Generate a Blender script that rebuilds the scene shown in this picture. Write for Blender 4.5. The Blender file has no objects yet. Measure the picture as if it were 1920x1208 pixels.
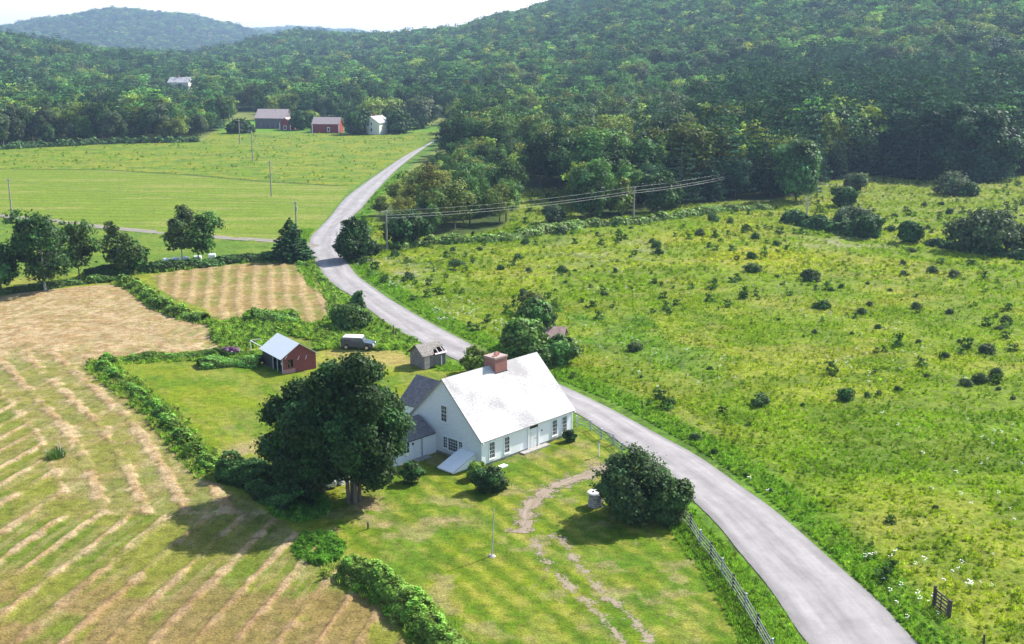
import bpy, math, random
import numpy as np
from mathutils import Vector, Matrix
rnd = random.Random(7); RN = np.random.default_rng(11)
SC = bpy.context.scene; COL = SC.collection
# ------------------------------------------------------------------ camera model
F = 2100.0; PIT = math.radians(13.5); CH = 40.0
cp, sp = math.cos(PIT), math.sin(PIT)
def ray(px, py):
    u = px - 960; v = 604 - py
    return np.array([u, F*cp + v*sp, -F*sp + v*cp])
def G(px, py, z=0.0):
    d = ray(px, py); t = (z - CH)/d[2]
    return np.array([d[0]*t, d[1]*t, z])
def G2(px, py):                       # meets the terrain, not the flat plane
    d = ray(px, py); d = d/math.hypot(d[0], d[1]); t = 40.0
    t = 40*1.002**np.arange(2700); z = H(d[0]*t, d[1]*t); i = int(np.argmax(CH + d[2]*t <= z))
    return np.array([d[0]*t[i], d[1]*t[i], z[i]])
def hgt(g, ytop):                     # height of a vertical standing on g that ends at picture row ytop
    v = 604 - ytop; k = (-F*sp + v*cp)/(F*cp + v*sp)
    return CH - g[2] + math.hypot(g[0]*0, g[1])*k
def proj(x, y, z):
    zz = z - CH; yc = y*sp + zz*cp; zc = y*cp - zz*sp
    zc = np.where(np.abs(zc) < 1, 1, zc) if isinstance(zc, np.ndarray) else zc
    return 960 + F*x/zc, 604 - F*yc/zc
def ppm(y): return F/(y*cp + CH*sp)   # picture pixels per metre at distance y
# ------------------------------------------------------------------ noise
def _h(ix, iy, seed):
    n = (ix.astype(np.int64)*374761393 + iy.astype(np.int64)*668265263 + seed*974634777) & 0xffffffff
    n = ((n ^ (n >> 13))*1274126177) & 0xffffffff
    return ((n ^ (n >> 16)) & 0xffff)/65535.0
def vn(x, y, seed=0):
    ix = np.floor(x); iy = np.floor(y); fx = x-ix; fy = y-iy
    fx = fx*fx*(3-2*fx); fy = fy*fy*(3-2*fy)
    a = _h(ix, iy, seed); b = _h(ix+1, iy, seed); c = _h(ix, iy+1, seed); d = _h(ix+1, iy+1, seed)
    return (a*(1-fx)+b*fx)*(1-fy) + (c*(1-fx)+d*fx)*fy
def fbm(x, y, s, o=4, seed=0):
    r = 0; a = 1; t = 0
    for i in range(o):
        r = r + a*vn(x/s, y/s, seed+i*17); t += a; a *= .5; s *= .5
    return r/t
def ss(a, b, x):
    t = np.clip((x-a)/(b-a), 0, 1); return t*t*(3-2*t)
# ------------------------------------------------------------------ terrain
TD = [0, 420, 600, 800, 1100, 1500, 1800, 2100, 2500, 3200, 4200, 5000, 6200, 8000, 14000]
TT = {  # px column : heights at TD
 -700: [0,0,0,4,20,50,54,44,30,40,110,90,60,60,60],
  0:   [0,0,0,2,14,44,46,34,24,40,112,84,60,50,50],
  100: [0,0,0,1,12,36,36,28,24,44,142,100,60,50,50],
  230: [0,0,0,1,9,27,28,24,24,50,174,120,70,60,50],
  340: [0,0,0,1,8,22,26,24,26,50,160,112,90,70,50],
  430: [0,0,0,1,8,20,34,40,40,42,132,96,130,90,50],
  480: [0,0,0,1,8,20,40,52,54,46,104,84,154,110,50],
  560: [0,0,0,2,9,24,46,62,66,46,60,70,164,120,50],
  650: [0,0,0,2,10,26,46,58,60,44,46,60,150,110,50],
  730: [0,0,0,3,13,34,50,56,54,44,44,50,116,90,50],
  850: [0,0,1,7,24,50,62,60,52,44,44,44,60,60,50],
  960: [0,0,2,10,31,68,86,84,66,50,44,44,44,44,44],
  1050:[0,0,3,12,38,82,104,104,80,60,50,44,44,44,44],
  1200:[0,0,5,17,50,108,132,130,110,80,60,50,44,44,44],
  1500:[0,1,9,27,70,130,140,140,130,100,60,50,44,44,44],
  1920:[0,2,12,34,84,136,140,140,130,100,60,50,44,44,44],
  2700:[0,3,14,38,90,138,140,140,130,100,60,50,44,44,44]}
TP = sorted(TT); TA = np.array([math.atan((p-960)/2160) for p in TP]); TH = np.array([TT[p] for p in TP], float)
TDa = np.array(TD, float)
def H(x, y):
    x = np.asarray(x, float); y = np.asarray(y, float)
    az = np.arctan2(x, y); D = np.hypot(x, y)
    az = np.where(y < 0, np.sign(x)*1.2, az)
    i = np.clip(np.searchsorted(TA, az)-1, 0, len(TA)-2); fa = np.clip((az-TA[i])/(TA[i+1]-TA[i]), 0, 1); fa = fa*fa*(3-2*fa)
    j = np.clip(np.searchsorted(TDa, D)-1, 0, len(TDa)-2); fd = np.clip((D-TDa[j])/(TDa[j+1]-TDa[j]), 0, 1)
    def row(k):
        return TH[i, k]*(1-fa) + TH[i+1, k]*fa
    kb = np.clip(j-1, 0, len(TDa)-1); kd = np.clip(j+2, 0, len(TDa)-1)
    p0, p1, p2, p3 = row(kb), row(j), row(j+1), row(kd)
    d10 = TDa[j+1]-TDa[j]
    m1 = (p2-p0)/np.maximum(TDa[j+1]-TDa[kb], 1)*d10; m2 = (p3-p1)/np.maximum(TDa[kd]-TDa[j], 1)*d10
    t = fd; z = (2*t**3-3*t**2+1)*p1 + (t**3-2*t**2+t)*m1 + (-2*t**3+3*t**2)*p2 + (t**3-t**2)*m2
    z = z*ss(420, 500, D)
    amp = np.clip((D-700)/1500, 0, 1)
    z = z + amp*(fbm(x, y, 420, 3, 5)-.5)*26 + np.clip((D-3000)/1500, 0, 1)*(fbm(x, y, 900, 3, 9)-.5)*14
    return np.maximum(z, 0)
def poly(pts, flat=True): return np.array([G(*p)[:2] for p in pts])
def sdf(P, X, Y):                      # signed distance, positive inside
    d = np.full(X.shape, 1e18); ins = np.zeros(X.shape, bool); n = len(P)
    for i in range(n):
        a = P[i]; b = P[(i+1) % n]; e = b-a; wx = X-a[0]; wy = Y-a[1]
        t = np.clip((wx*e[0]+wy*e[1])/(e@e+1e-9), 0, 1); dx = wx-e[0]*t; dy = wy-e[1]*t
        d = np.minimum(d, dx*dx+dy*dy)
        if abs(e[1]) > 1e-9:
            c = (a[1] > Y) != (b[1] > Y); xi = a[0] + (Y-a[1])*e[0]/e[1]
            ins ^= c & (X < xi)
    return np.sqrt(d)*np.where(ins, 1, -1)
def dline(P, X, Y):
    d = np.full(X.shape, 1e18)
    for i in range(len(P)-1):
        a = P[i]; e = P[i+1]-a; wx = X-a[0]; wy = Y-a[1]
        t = np.clip((wx*e[0]+wy*e[1])/(e@e+1e-9), 0, 1)
        d = np.minimum(d, (wx-e[0]*t)**2+(wy-e[1]*t)**2)
    return np.sqrt(d)
def smooth_line(P, n=10):
    P = [np.array(p, float) for p in P]; Q = [2*P[0]-P[1]]+P+[2*P[-1]-P[-2]]; out = []
    for i in range(1, len(Q)-2):
        for k in range(n):
            t = k/n; p0, p1, p2, p3 = Q[i-1], Q[i], Q[i+1], Q[i+2]
            out.append(.5*((2*p1)+(-p0+p2)*t+(2*p0-5*p1+4*p2-p3)*t*t+(-p0+3*p1-3*p2+p3)*t**3))
    out.append(P[-1]); return np.array(out)
def resample(P, n):
    s = np.r_[0, np.cumsum(np.linalg.norm(np.diff(P, axis=0), axis=1))]; t = np.linspace(0, s[-1], n)
    return np.stack([np.interp(t, s, P[:, k]) for k in range(P.shape[1])], 1)
# ------------------------------------------------------------------ colours and materials
def lin(c):
    c = np.array(c, float)/255; return np.where(c <= .04045, c/12.92, ((c+.055)/1.055)**2.4)
KEXP = 2.15
def A(*c): return lin(c)/KEXP          # albedo of a surface that shows c in full sun
def newmat(name):
    m = bpy.data.materials.new(name); m.use_nodes = True; nt = m.node_tree; nt.nodes.clear()
    out = nt.nodes.new('ShaderNodeOutputMaterial'); return m, nt, out
def N(nt, t, **k):
    n = nt.nodes.new(t)
    for a, b in k.items(): setattr(n, a, b)
    return n
def setv(n, **k):
    for a, b in k.items(): n.inputs[a.replace('_', ' ')].default_value = b
def noise(nt, co, scale, detail=4, rough=.55, stretch=None):
    if stretch is not None:
        mp = N(nt, 'ShaderNodeMapping'); mp.inputs['Scale'].default_value = stretch; nt.links.new(co, mp.inputs['Vector']); co = mp.outputs[0]
    n = N(nt, 'ShaderNodeTexNoise'); n.inputs['Scale'].default_value = scale; n.inputs['Detail'].default_value = detail
    n.inputs['Roughness'].default_value = rough; nt.links.new(co, n.inputs['Vector']); return n.outputs['Fac']
def ramp(nt, fac, stops):
    r = N(nt, 'ShaderNodeValToRGB'); nt.links.new(fac, r.inputs[0]); e = r.color_ramp.elements
    while len(e) < len(stops): e.new(.5)
    for i, (p, c) in enumerate(stops):
        e[i].position = p; c = (c, c, c) if isinstance(c, (int, float)) else c; e[i].color = (*c[:3], 1)
    return r.outputs[0]
def mixc(nt, fac, a, b, mode='MIX'):
    m = N(nt, 'ShaderNodeMix', data_type='RGBA', blend_type=mode)
    for s, v in ((0, fac), (6, a), (7, b)):
        if isinstance(v, (int, float)): m.inputs[s].default_value = v
        elif isinstance(v, bpy.types.NodeSocket): nt.links.new(v, m.inputs[s])
        else: m.inputs[s].default_value = (*v[:3], 1)
    return m.outputs[2]
def math2(nt, op, a, b=None):
    m = N(nt, 'ShaderNodeMath', operation=op)
    for s, v in ((0, a), (1, b)):
        if v is None: continue
        if isinstance(v, (int, float)): m.inputs[s].default_value = v
        else: nt.links.new(v, m.inputs[s])
    return m.outputs[0]
def finish(nt, out, col, rough=.85, bump=None, bstr=.3, bdist=.05, spec=.3, metal=0):
    b = N(nt, 'ShaderNodeBsdfPrincipled'); setv(b, Roughness=rough, Metallic=metal); b.inputs['Specular IOR Level'].default_value = spec
    if isinstance(col, bpy.types.NodeSocket): nt.links.new(col, b.inputs['Base Color'])
    else: b.inputs['Base Color'].default_value = (*col[:3], 1)
    if bump is not None:
        bn = N(nt, 'ShaderNodeBump'); bn.inputs['Strength'].default_value = bstr; bn.inputs['Distance'].default_value = bdist
        nt.links.new(bump, bn.inputs['Height']); nt.links.new(bn.outputs[0], b.inputs['Normal'])
    nt.links.new(b.outputs[0], out.inputs['Surface']); return b
_M = {}
def plain(name, col, rough=.6, var=.15, scale=3, metal=0, spec=.4, stretch=None):
    if name in _M: return _M[name]
    m, nt, out = newmat(name); tc = N(nt, 'ShaderNodeTexCoord').outputs['Object']
    n = noise(nt, tc, scale, 5, .6, stretch); c = np.array(col[:3], float)
    cc = ramp(nt, n, [(.3, tuple(c*(1-var))), (.7, tuple(np.minimum(c*(1+var), .95)))])
    finish(nt, out, cc, rough, n, .25, .02, spec, metal); _M[name] = m; return m
def boards(name, col, col2, amt=.5, step=.12, axis=2, rough=.7, patch=2.0, thr=.55, vert=False):
    """weathered boards: thin lap lines across `axis`, worn patches of a second colour"""
    if name in _M: return _M[name]
    m, nt, out = newmat(name); tc = N(nt, 'ShaderNodeTexCoord').outputs['Object']
    sx = N(nt, 'ShaderNodeSeparateXYZ'); nt.links.new(tc, sx.inputs[0])
    src = sx.outputs[axis] if not vert else math2(nt, 'ADD', sx.outputs[0], sx.outputs[1])
    fr = math2(nt, 'FRACT', math2(nt, 'DIVIDE', src, step))
    line = ramp(nt, fr, [(0, 0.0), (.12, 1.0), (1, .8)])
    st = (1, 1, 6) if not vert else (6, 6, .6)
    n1 = noise(nt, tc, patch, 6, .65, (.5, .5, 3) if not vert else (3, 3, .4)); n2 = noise(nt, tc, 9, 3, .6, st)
    w = ramp(nt, n1, [(thr-.06, 0.0), (thr+.08, 1.0)])
    w = math2(nt, 'MULTIPLY', w, amt)
    c = mixc(nt, w, tuple(col), tuple(col2)); c = mixc(nt, .35, c, ramp(nt, n2, [(.3, .72), (.6, 1.0)]), 'MULTIPLY')
    c = mixc(nt, .28, c, ramp(nt, fr, [(0, .35), (.08, 1.0), (1, 1.0)]), 'MULTIPLY')
    finish(nt, out, c, rough, line, .5, .02); _M[name] = m; return m
def shingles(name, c1, c2, c3, sx=.3, sy=.18, worn=None, rough=.8, wthr=.56):
    if name in _M: return _M[name]
    m, nt, out = newmat(name); uv = N(nt, 'ShaderNodeUVMap').outputs[0]
    b = N(nt, 'ShaderNodeTexBrick'); nt.links.new(uv, b.inputs['Vector'])
    b.offset = .5; setv(b, Scale=1.0, Mortar_Size=.012, Brick_Width=sx, Row_Height=sy)
    b.inputs['Color1'].default_value = (*c1, 1); b.inputs['Color2'].default_value = (*c2, 1); b.inputs['Mortar'].default_value = (*c3, 1)
    n = noise(nt, uv, 1.1, 6, .7); c = mixc(nt, .5, b.outputs['Color'], ramp(nt, n, [(.3, .7), (.7, 1.0)]), 'MULTIPLY')
    if worn is not None:
        big = noise(nt, uv, .22, 3, .5); fine = noise(nt, uv, 2.6, 7, .8, (1, 3.2, 1))
        k = math2(nt, 'ADD', math2(nt, 'MULTIPLY', big, .5), math2(nt, 'MULTIPLY', fine, .5))
        f = ramp(nt, k, [(wthr, 0.0), (wthr+.05, 1.0)]); c = mixc(nt, f, c, worn)
    finish(nt, out, c, rough, b.outputs['Fac'], .4, -.02, .2); _M[name] = m; return m
def leafmat(name, src, trans=.28, rough=.55, LG=2.0, spec=.1):
    m, nt, out = newmat(name)
    if src == 'OBJ': c = N(nt, 'ShaderNodeObjectInfo').outputs['Color']
    else:
        a = N(nt, 'ShaderNodeAttribute', attribute_type='INSTANCER', attribute_name='tint'); c = a.outputs['Color']
    s = N(nt, 'ShaderNodeAttribute', attribute_type='GEOMETRY', attribute_name='shade')
    hs = N(nt, 'ShaderNodeHueSaturation'); nt.links.new(c, hs.inputs['Color'])
    oi = N(nt, 'ShaderNodeObjectInfo')
    nt.links.new(math2(nt, 'ADD', math2(nt, 'MULTIPLY', s.outputs['Fac'], .035), .4825), hs.inputs['Hue'])
    c = hs.outputs[0]
    c = mixc(nt, 1.0, c, ramp(nt, s.outputs['Fac'], [(0, .34), (.7, .85), (1, 1.6)]), 'MULTIPLY')  # bright end of the ramp paints leaf highlights into the colour
    g = N(nt, 'ShaderNodeMix', data_type='RGBA', blend_type='MULTIPLY'); g.inputs[0].default_value = 1; nt.links.new(c, g.inputs[6]); g.inputs[7].default_value = (LG, LG*1.02, LG*.9, 1); c = g.outputs[2]
    b = N(nt, 'ShaderNodeBsdfPrincipled'); setv(b, Roughness=rough); b.inputs['Specular IOR Level'].default_value = spec
    nt.links.new(c, b.inputs['Base Color'])
    t = N(nt, 'ShaderNodeBsdfTranslucent'); tcx = mixc(nt, 1.0, c, (1.08, 1.2, .6), 'MULTIPLY'); nt.links.new(tcx, t.inputs['Color'])
    mx = N(nt, 'ShaderNodeMixShader'); mx.inputs[0].default_value = trans
    nt.links.new(b.outputs[0], mx.inputs[1]); nt.links.new(t.outputs[0], mx.inputs[2]); nt.links.new(mx.outputs[0], out.inputs['Surface'])
    return m
# ------------------------------------------------------------------ object helpers
def tag(o, label=None, cat=None, group=None, kind=None):
    if label: o['label'] = label
    if cat: o['category'] = cat
    if group: o['group'] = group
    if kind: o['kind'] = kind
    return o
def empty(name, loc, rz=0):
    o = bpy.data.objects.new(name, None); COL.objects.link(o); o.location = loc; o.rotation_euler = (0, 0, rz); return o
def link(name, me, mat, parent=None):
    o = bpy.data.objects.new(name, me); COL.objects.link(o)
    if mat is not None and len(me.materials) == 0: me.materials.append(mat)
    if parent is not None: o.parent = parent
    return o
class MB:
    def __init__(s): s.v = []; s.f = []; s.uv = []
    def quad(s, a, b, c, d, uv=None):
        i = len(s.v); s.v += [a, b, c, d]; s.f.append((i, i+1, i+2, i+3))
        if uv is None:
            a_, b_, d_ = Vector(a), Vector(b), Vector(d); w = (b_-a_).length; h = (d_-a_).length; uv = [(0, 0), (w, 0), (w, h), (0, h)]
        s.uv.append(uv); return s
    def tri(s, a, b, c):
        i = len(s.v); s.v += [a, b, c]; s.f.append((i, i+1, i+2)); s.uv.append([(0, 0), (1, 0), (0, 1)]); return s
    def box(s, x0, x1, y0, y1, z0, z1, M=None):
        P = [(x, y, z) for z in (z0, z1) for x, y in ((x0, y0), (x1, y0), (x1, y1), (x0, y1))]
        if M is not None: P = [tuple(M @ Vector(p)) for p in P]
        for q in ((3, 2, 1, 0), (4, 5, 6, 7), (0, 1, 5, 4), (1, 2, 6, 5), (2, 3, 7, 6), (3, 0, 4, 7)): s.quad(*[P[k] for k in q])
        return s
    def obox(s, o, u, v, w, a, b, c):
        """box along the axes u, v, w from o, with ranges a, b, c"""
        M = Matrix((( u[0], v[0], w[0], o[0]), (u[1], v[1], w[1], o[1]), (u[2], v[2], w[2], o[2]), (0, 0, 0, 1)))
        return s.box(a[0], a[1], b[0], b[1], c[0], c[1], M)
    def slab(s, p, q, r, t, th):
        """thick sheet with upper corners p q r t (counter-clockwise from above), thickness th downwards"""
        n = (Vector(q)-Vector(p)).cross(Vector(t)-Vector(p)).normalized()*th
        P = [Vector(x) for x in (p, q, r, t)]; B = [x-n for x in P]
        w = (P[1]-P[0]).length; h = (P[3]-P[0]).length
        s.quad(*[tuple(x) for x in P], uv=[(0, 0), (w, 0), (w, h), (0, h)]); s.quad(*[tuple(x) for x in B[::-1]])
        for i in range(4): j = (i+1) % 4; s.quad(tuple(P[i]), tuple(B[i]), tuple(B[j]), tuple(P[j]), uv=[(0, 0)]*4)
        return s
    def tube(s, pts, rad, n=6):
        pts = [Vector(p) for p in pts]; rad = rad if hasattr(rad, '__len__') else [rad]*len(pts); rings = []
        for i, p in enumerate(pts):
            t = (pts[min(i+1, len(pts)-1)]-pts[max(i-1, 0)]).normalized()
            a = t.cross(Vector((0, 0, 1))) if abs(t.z) < .9 else t.cross(Vector((1, 0, 0))); a.normalize(); b = t.cross(a)
            k = len(s.v); rings.append(k)
            for j in range(n):
                th = 2*math.pi*j/n; s.v.append(tuple(p+(a*math.cos(th)+b*math.sin(th))*rad[i]))
        for r0, r1 in zip(rings, rings[1:]):
            for j in range(n):
                s.f.append((r0+j, r0+(j+1) % n, r1+(j+1) % n, r1+j)); s.uv.append([(0, 0)]*4)
        for r, o in ((rings[0], -1), (rings[-1], 1)):
            f = [r+j for j in range(n)][::o]; s.f.append(tuple(f)); s.uv.append([(0, 0)]*n)
        return s
    def mesh(s, name):
        me = bpy.data.meshes.new(name); me.from_pydata([tuple(map(float, p)) for p in s.v], [], s.f)
        l = me.uv_layers.new(name='UVMap'); flat = [c for u in s.uv for p in u for c in p]; l.data.foreach_set('uv', flat)
        return me
    def build(s, name, mat, parent=None): return link(name, s.mesh(name), mat, parent)
def quadmesh(name, Q, shade, mat):
    """Q (n,4,3) leaf quads; shade (n) per-face value"""
    n = len(Q); me = bpy.data.meshes.new(name)
    me.vertices.add(n*4); me.vertices.foreach_set('co', Q.reshape(-1).astype(np.float32))
    me.loops.add(n*4); me.loops.foreach_set('vertex_index', np.arange(n*4, dtype=np.int32))
    me.polygons.add(n); me.polygons.foreach_set('loop_start', np.arange(0, n*4, 4, dtype=np.int32)); me.polygons.foreach_set('loop_total', np.full(n, 4, np.int32))
    at = me.attributes.new('shade', 'FLOAT', 'FACE'); at.data.foreach_set('value', shade.astype(np.float32))
    me.update(); me.validate(); me.materials.append(mat); return me
def gridmesh(name, V, nr, nc, wrap=False):
    idx = np.arange(nr*nc).reshape(nr, nc)
    if wrap: idx = np.c_[idx, idx[:, :1]]
    q = np.stack([idx[:-1, :-1], idx[:-1, 1:], idx[1:, 1:], idx[1:, :-1]], -1).reshape(-1, 4); n = len(q)
    me = bpy.data.meshes.new(name); me.vertices.add(len(V)); me.vertices.foreach_set('co', V.reshape(-1).astype(np.float32))
    me.loops.add(n*4); me.loops.foreach_set('vertex_index', q.reshape(-1).astype(np.int32))
    me.polygons.add(n); me.polygons.foreach_set('loop_start', np.arange(0, n*4, 4, dtype=np.int32)); me.polygons.foreach_set('loop_total', np.full(n, 4, np.int32))
    me.polygons.foreach_set('use_smooth', np.ones(n, bool)); me.update(); return me
# ------------------------------------------------------------------ foliage
def unit(v): return v/np.maximum(np.linalg.norm(v, axis=-1, keepdims=True), 1e-9)
def leaves(P, Nn, size, r, asp=.75, jit=.7):
    """quads at P facing roughly Nn"""
    n = len(P); nn = unit(Nn + r.normal(size=(n, 3))*jit*.6)
    a = unit(np.cross(nn, unit(r.normal(size=(n, 3))))); b = np.cross(nn, a)
    s = (size*r.uniform(.6, 1.35, n))[:, None] if np.isscalar(size) else (size*r.uniform(.6, 1.35, n))[:, None]
    k = nn*s*r.uniform(-.2, .35, n)[:, None]
    return np.stack([P-a*s, P-b*s*asp*.9+k*.4, P+a*s+k, P+b*s*asp], 1)
def lobes_crown(r, c, R, nl, nleaf, leaf, lobe=(.3, .45), zbias=.15, gap=0.0, per=11, cs=.26):
    """a crown of leafy lobes (each of many leaf clusters) within the ellipsoid centre c radii R"""
    c = np.array(c, float); R = np.array(R, float)
    d = unit(r.normal(size=(nl*3, 3))); d = d[d[:, 2] > -.95+r.uniform(0, .2, len(d))][:nl]; nl = len(d)
    d[:, 2] += zbias*.4; rad = r.uniform(.42, .92, nl)[:, None]; cen = c + d*R*rad
    lr = r.uniform(lobe[0]*.8, lobe[1], nl)*(R[:2].mean()*.75+R[2]*.25)
    cen = np.r_[cen, [c+np.array([0, 0, R[2]*.15]), c-np.array([0, 0, R[2]*.3])]]; lr = np.r_[lr, [R[:2].mean()*.6]*2]
    nc = max(8, nleaf//per); w = lr**2; w /= w.sum(); k = r.choice(len(cen), nc, p=w)
    dd = unit(r.normal(size=(nc, 3))); out = unit((cen[k]-c)/R + 1e-3); dd = unit(dd + out*.5 + np.array([0, 0, .12]))
    P0 = cen[k] + dd*lr[k][:, None]*r.uniform(.62, 1.14, nc)[:, None]
    if gap > 0:
        m = fbm(P0[:, 0]+P0[:, 2]*.7+50, P0[:, 1]-P0[:, 2]*.6+90, R[0]*.45, 2, 3) > gap; P0 = P0[m]; dd = dd[m]; k = k[m]
    j = np.repeat(np.arange(len(P0)), per); rr_ = lr[k][j][:, None]*cs
    off = r.normal(size=(len(j), 3))*rr_*np.array([1, 1, .6]); P = P0[j]+off; Nn = unit(dd[j]*.7+unit(off)*.6+np.array([0, 0, .35]))
    Q = leaves(P, Nn, leaf, r); ls = r.uniform(.1, .75, len(cen)); cl = r.uniform(-.22, .22, len(P0))
    sh = np.clip(ls[k][j] + cl[j] + r.uniform(-.15, .25, len(j)), 0, 1)
    zmin = c[2]-R[2]*1.02; Q[..., 2] = np.where(Q[..., 2] < zmin, zmin+(Q[..., 2]-zmin)*.1, Q[..., 2])
    return Q, sh
def trunk_mb(r, h, rad, top, spread, nl=6, lean=.03):
    m = MB(); lx, ly = r.uniform(-lean, lean, 2)*h
    m.tube([(0, 0, -.3*min(1, h/3)), (lx*.1, ly*.1, h*.1), (lx*.5, ly*.5, h*.5), (lx, ly, top)], [rad*1.5, rad, rad*.7, rad*.2], 7)
    for i in range(nl):
        a = i*2.4+r.uniform(0, 1); z = h*r.uniform(.25, .6); e = spread*r.uniform(.55, .85); zz = min(z+e*r.uniform(.5, 1.1), top)
        s = z/top; bx, by = lx*s, ly*s
        m.tube([(bx, by, z), (bx+math.cos(a)*e*.5, by+math.sin(a)*e*.5, z+(zz-z)*.4), (bx+math.cos(a)*e, by+math.sin(a)*e, zz)], [rad*.5, rad*.3, rad*.08], 5)
    return m
def conifer(r, h, R, nwh, leaf, per=14, droop=.25, base=.12, full=1.0):
    full = full*1.0; Qs = []; Sh = []
    for w in range(nwh):
        t = w/(nwh-1); z = h*(base+(1-base)*t); rr = R*(1-t)**.85*r.uniform(.8, 1.15)+.15
        nb = max(4, int(9*(1-t)+3)); a0 = r.uniform(0, 6)
        for b in range(nb):
            a = a0+b*2*math.pi/nb+r.uniform(-.2, .2); L = rr*r.uniform(.75, 1.1); n = max(3, int(per*(L/R)*full))
            s = r.uniform(.15, 1, n)**.7; u = np.array([math.cos(a), math.sin(a), 0]); v = np.array([-u[1], u[0], 0])
            P = u*(s*L)[:, None] + v*(r.uniform(-1, 1, n)*(1.05-s)*L*.35)[:, None] + np.array([0, 0, 1])*(z-s*L*droop+(s**3)*L*.12+r.uniform(-.12, .12, n)*leaf*2)[:, None]
            Nn = np.tile([0, 0, 1.0], (n, 1))+u*.5
            Qs.append(leaves(P, Nn, leaf, r, .5, 1.0)); Sh.append(np.clip(r.uniform(.1, .6)+s*.3+r.uniform(-.15, .15, n), 0, 1))
    return np.concatenate(Qs), np.concatenate(Sh)
def scatter(name, P, scl, rot, vi, tint, protos, label=None, cat=None, kind='stuff', tilt=None):
    """one object whose points carry instances of the meshes in protos"""
    me = bpy.data.meshes.new(name); n = len(P); me.vertices.add(n); me.vertices.foreach_set('co', np.asarray(P, np.float32).reshape(-1))
    def at(k, t, f, v): a = me.attributes.new(k, t, 'POINT'); a.data.foreach_set(f, v)
    at('scl', 'FLOAT_VECTOR', 'vector', np.asarray(scl, np.float32).reshape(-1)); at('rot', 'FLOAT_VECTOR', 'vector', np.stack([np.zeros(n), np.zeros(n), rot], 1).astype(np.float32).reshape(-1))
    at('vi', 'INT', 'value', np.asarray(vi, np.int32)); at('tint', 'FLOAT_COLOR', 'color', np.c_[tint, np.ones(n)].astype(np.float32).reshape(-1))
    o = link(name, me, None); c = bpy.data.collections.new(name+'_kinds')
    for i, p in enumerate(protos):
        q = bpy.data.objects.new('%s_kind_%s' % (name, 'abcdefghijklmnop'[i]), p); c.objects.link(q)
    g = bpy.data.node_groups.new(name+'_spread', 'GeometryNodeTree')
    g.interface.new_socket('Geometry', in_out='INPUT', socket_type='NodeSocketGeometry'); g.interface.new_socket('Geometry', in_out='OUTPUT', socket_type='NodeSocketGeometry')
    gi = g.nodes.new('NodeGroupInput'); go = g.nodes.new('NodeGroupOutput'); ip = g.nodes.new('GeometryNodeInstanceOnPoints'); ci = g.nodes.new('GeometryNodeCollectionInfo')
    ci.inputs['Collection'].default_value = c; ci.inputs['Separate Children'].default_value = True; ci.inputs['Reset Children'].default_value = True
    def na(k, t):
        a = g.nodes.new('GeometryNodeInputNamedAttribute'); a.data_type = t; a.inputs['Name'].default_value = k; return a.outputs[0]
    L = g.links.new
    L(gi.outputs[0], ip.inputs['Points']); L(ci.outputs[0], ip.inputs['Instance']); ip.inputs['Pick Instance'].default_value = True
    L(na('vi', 'INT'), ip.inputs['Instance Index']); L(na('scl', 'FLOAT_VECTOR'), ip.inputs['Scale'])
    L(na('rot', 'FLOAT_VECTOR'), ip.inputs['Rotation']); L(ip.outputs[0], go.inputs[0])
    md = o.modifiers.new('spread', 'NODES'); md.node_group = g
    return tag(o, label, cat, None, kind)
LEAF_O = leafmat('leaf_tinted', 'OBJ'); LEAF_I = leafmat('leaf_mass', 'INST', .27, .8, 2.6, .03); LEAF_C = leafmat('needle_tinted', 'OBJ', .2, .8, 2.7, .04); BLADE_I = leafmat('grass_blade', 'INST', .45, .7, 2.65, .04)
BARK = plain('bark_grey_brown', (.14, .11, .085), .9, .35, 6, stretch=(1, 1, .2)); BARKL = plain('bark_pale', (.42, .40, .36), .9, .35, 6, stretch=(1, 1, .4))
# ================================================================== SETTING
ROAD_L = [(1640,1330),(1517,1207),(1447,1106),(1386,1032),(1351,988),(1307,944),(1240,885),(1159,826),(1075,771),(960,722),(866,679),(787,641),(733,610),(691,579),(659,554),(634,539),(609,517),(589,484),(581,462),(584,444),(599,428),(619,407),(651,369),(705,329),(760,292),(800,271),(818,260)]
ROAD_R = [(1860,1330),(1714,1202),(1649,1132),(1561,1054),(1456,962),(1369,899),(1305,855),(1232,815),(1141,766),(1050,722),(960,685),(894,652),(819,613),(764,582),(728,560),(700,540),(671,519),(653,496),(643,474),(641,452),(648,425),(662,405),(678,390),(698,366),(743,319),(787,284),(812,267),(826,258)]
RLg = resample(smooth_line(poly(ROAD_L)), 500); RRg = resample(smooth_line(poly(ROAD_R)), 500)
ROADC = (RLg+RRg)/2
HEDGE = [(492,905),(465,898),(420,893),(385,872),(345,828),(300,775),(262,745),(225,715),(190,688),(215,680),(290,674),(370,670),(430,668),(480,668)]
HEDGEg = smooth_line(poly(HEDGE), 6)
DIV = [(-60,552),(0,548),(60,540),(130,532),(200,526),(250,526),(282,541),(305,562),(335,578),(378,592),(400,602)]
P_HAY1 = poly([(-500,600),(-60,562),(0,556),(60,546),(200,533),(258,540),(290,560),(330,583),(388,603),(405,625),(450,648),(380,662),(240,668),(182,684),(215,718),(290,783),(335,835),(372,882),(400,905),(470,940),(540,985),(600,1020),(665,1090),(760,1190),(830,1300),(-1500,1400),(-1500,700)])
P_HAY2 = poly([(283,517),(350,503),(480,494),(556,492),(586,505),(605,535),(618,560),(621,585),(606,605),(560,612),(548,590),(470,588),(455,603),(400,602),(385,580),(330,560),(298,543)])
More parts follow.
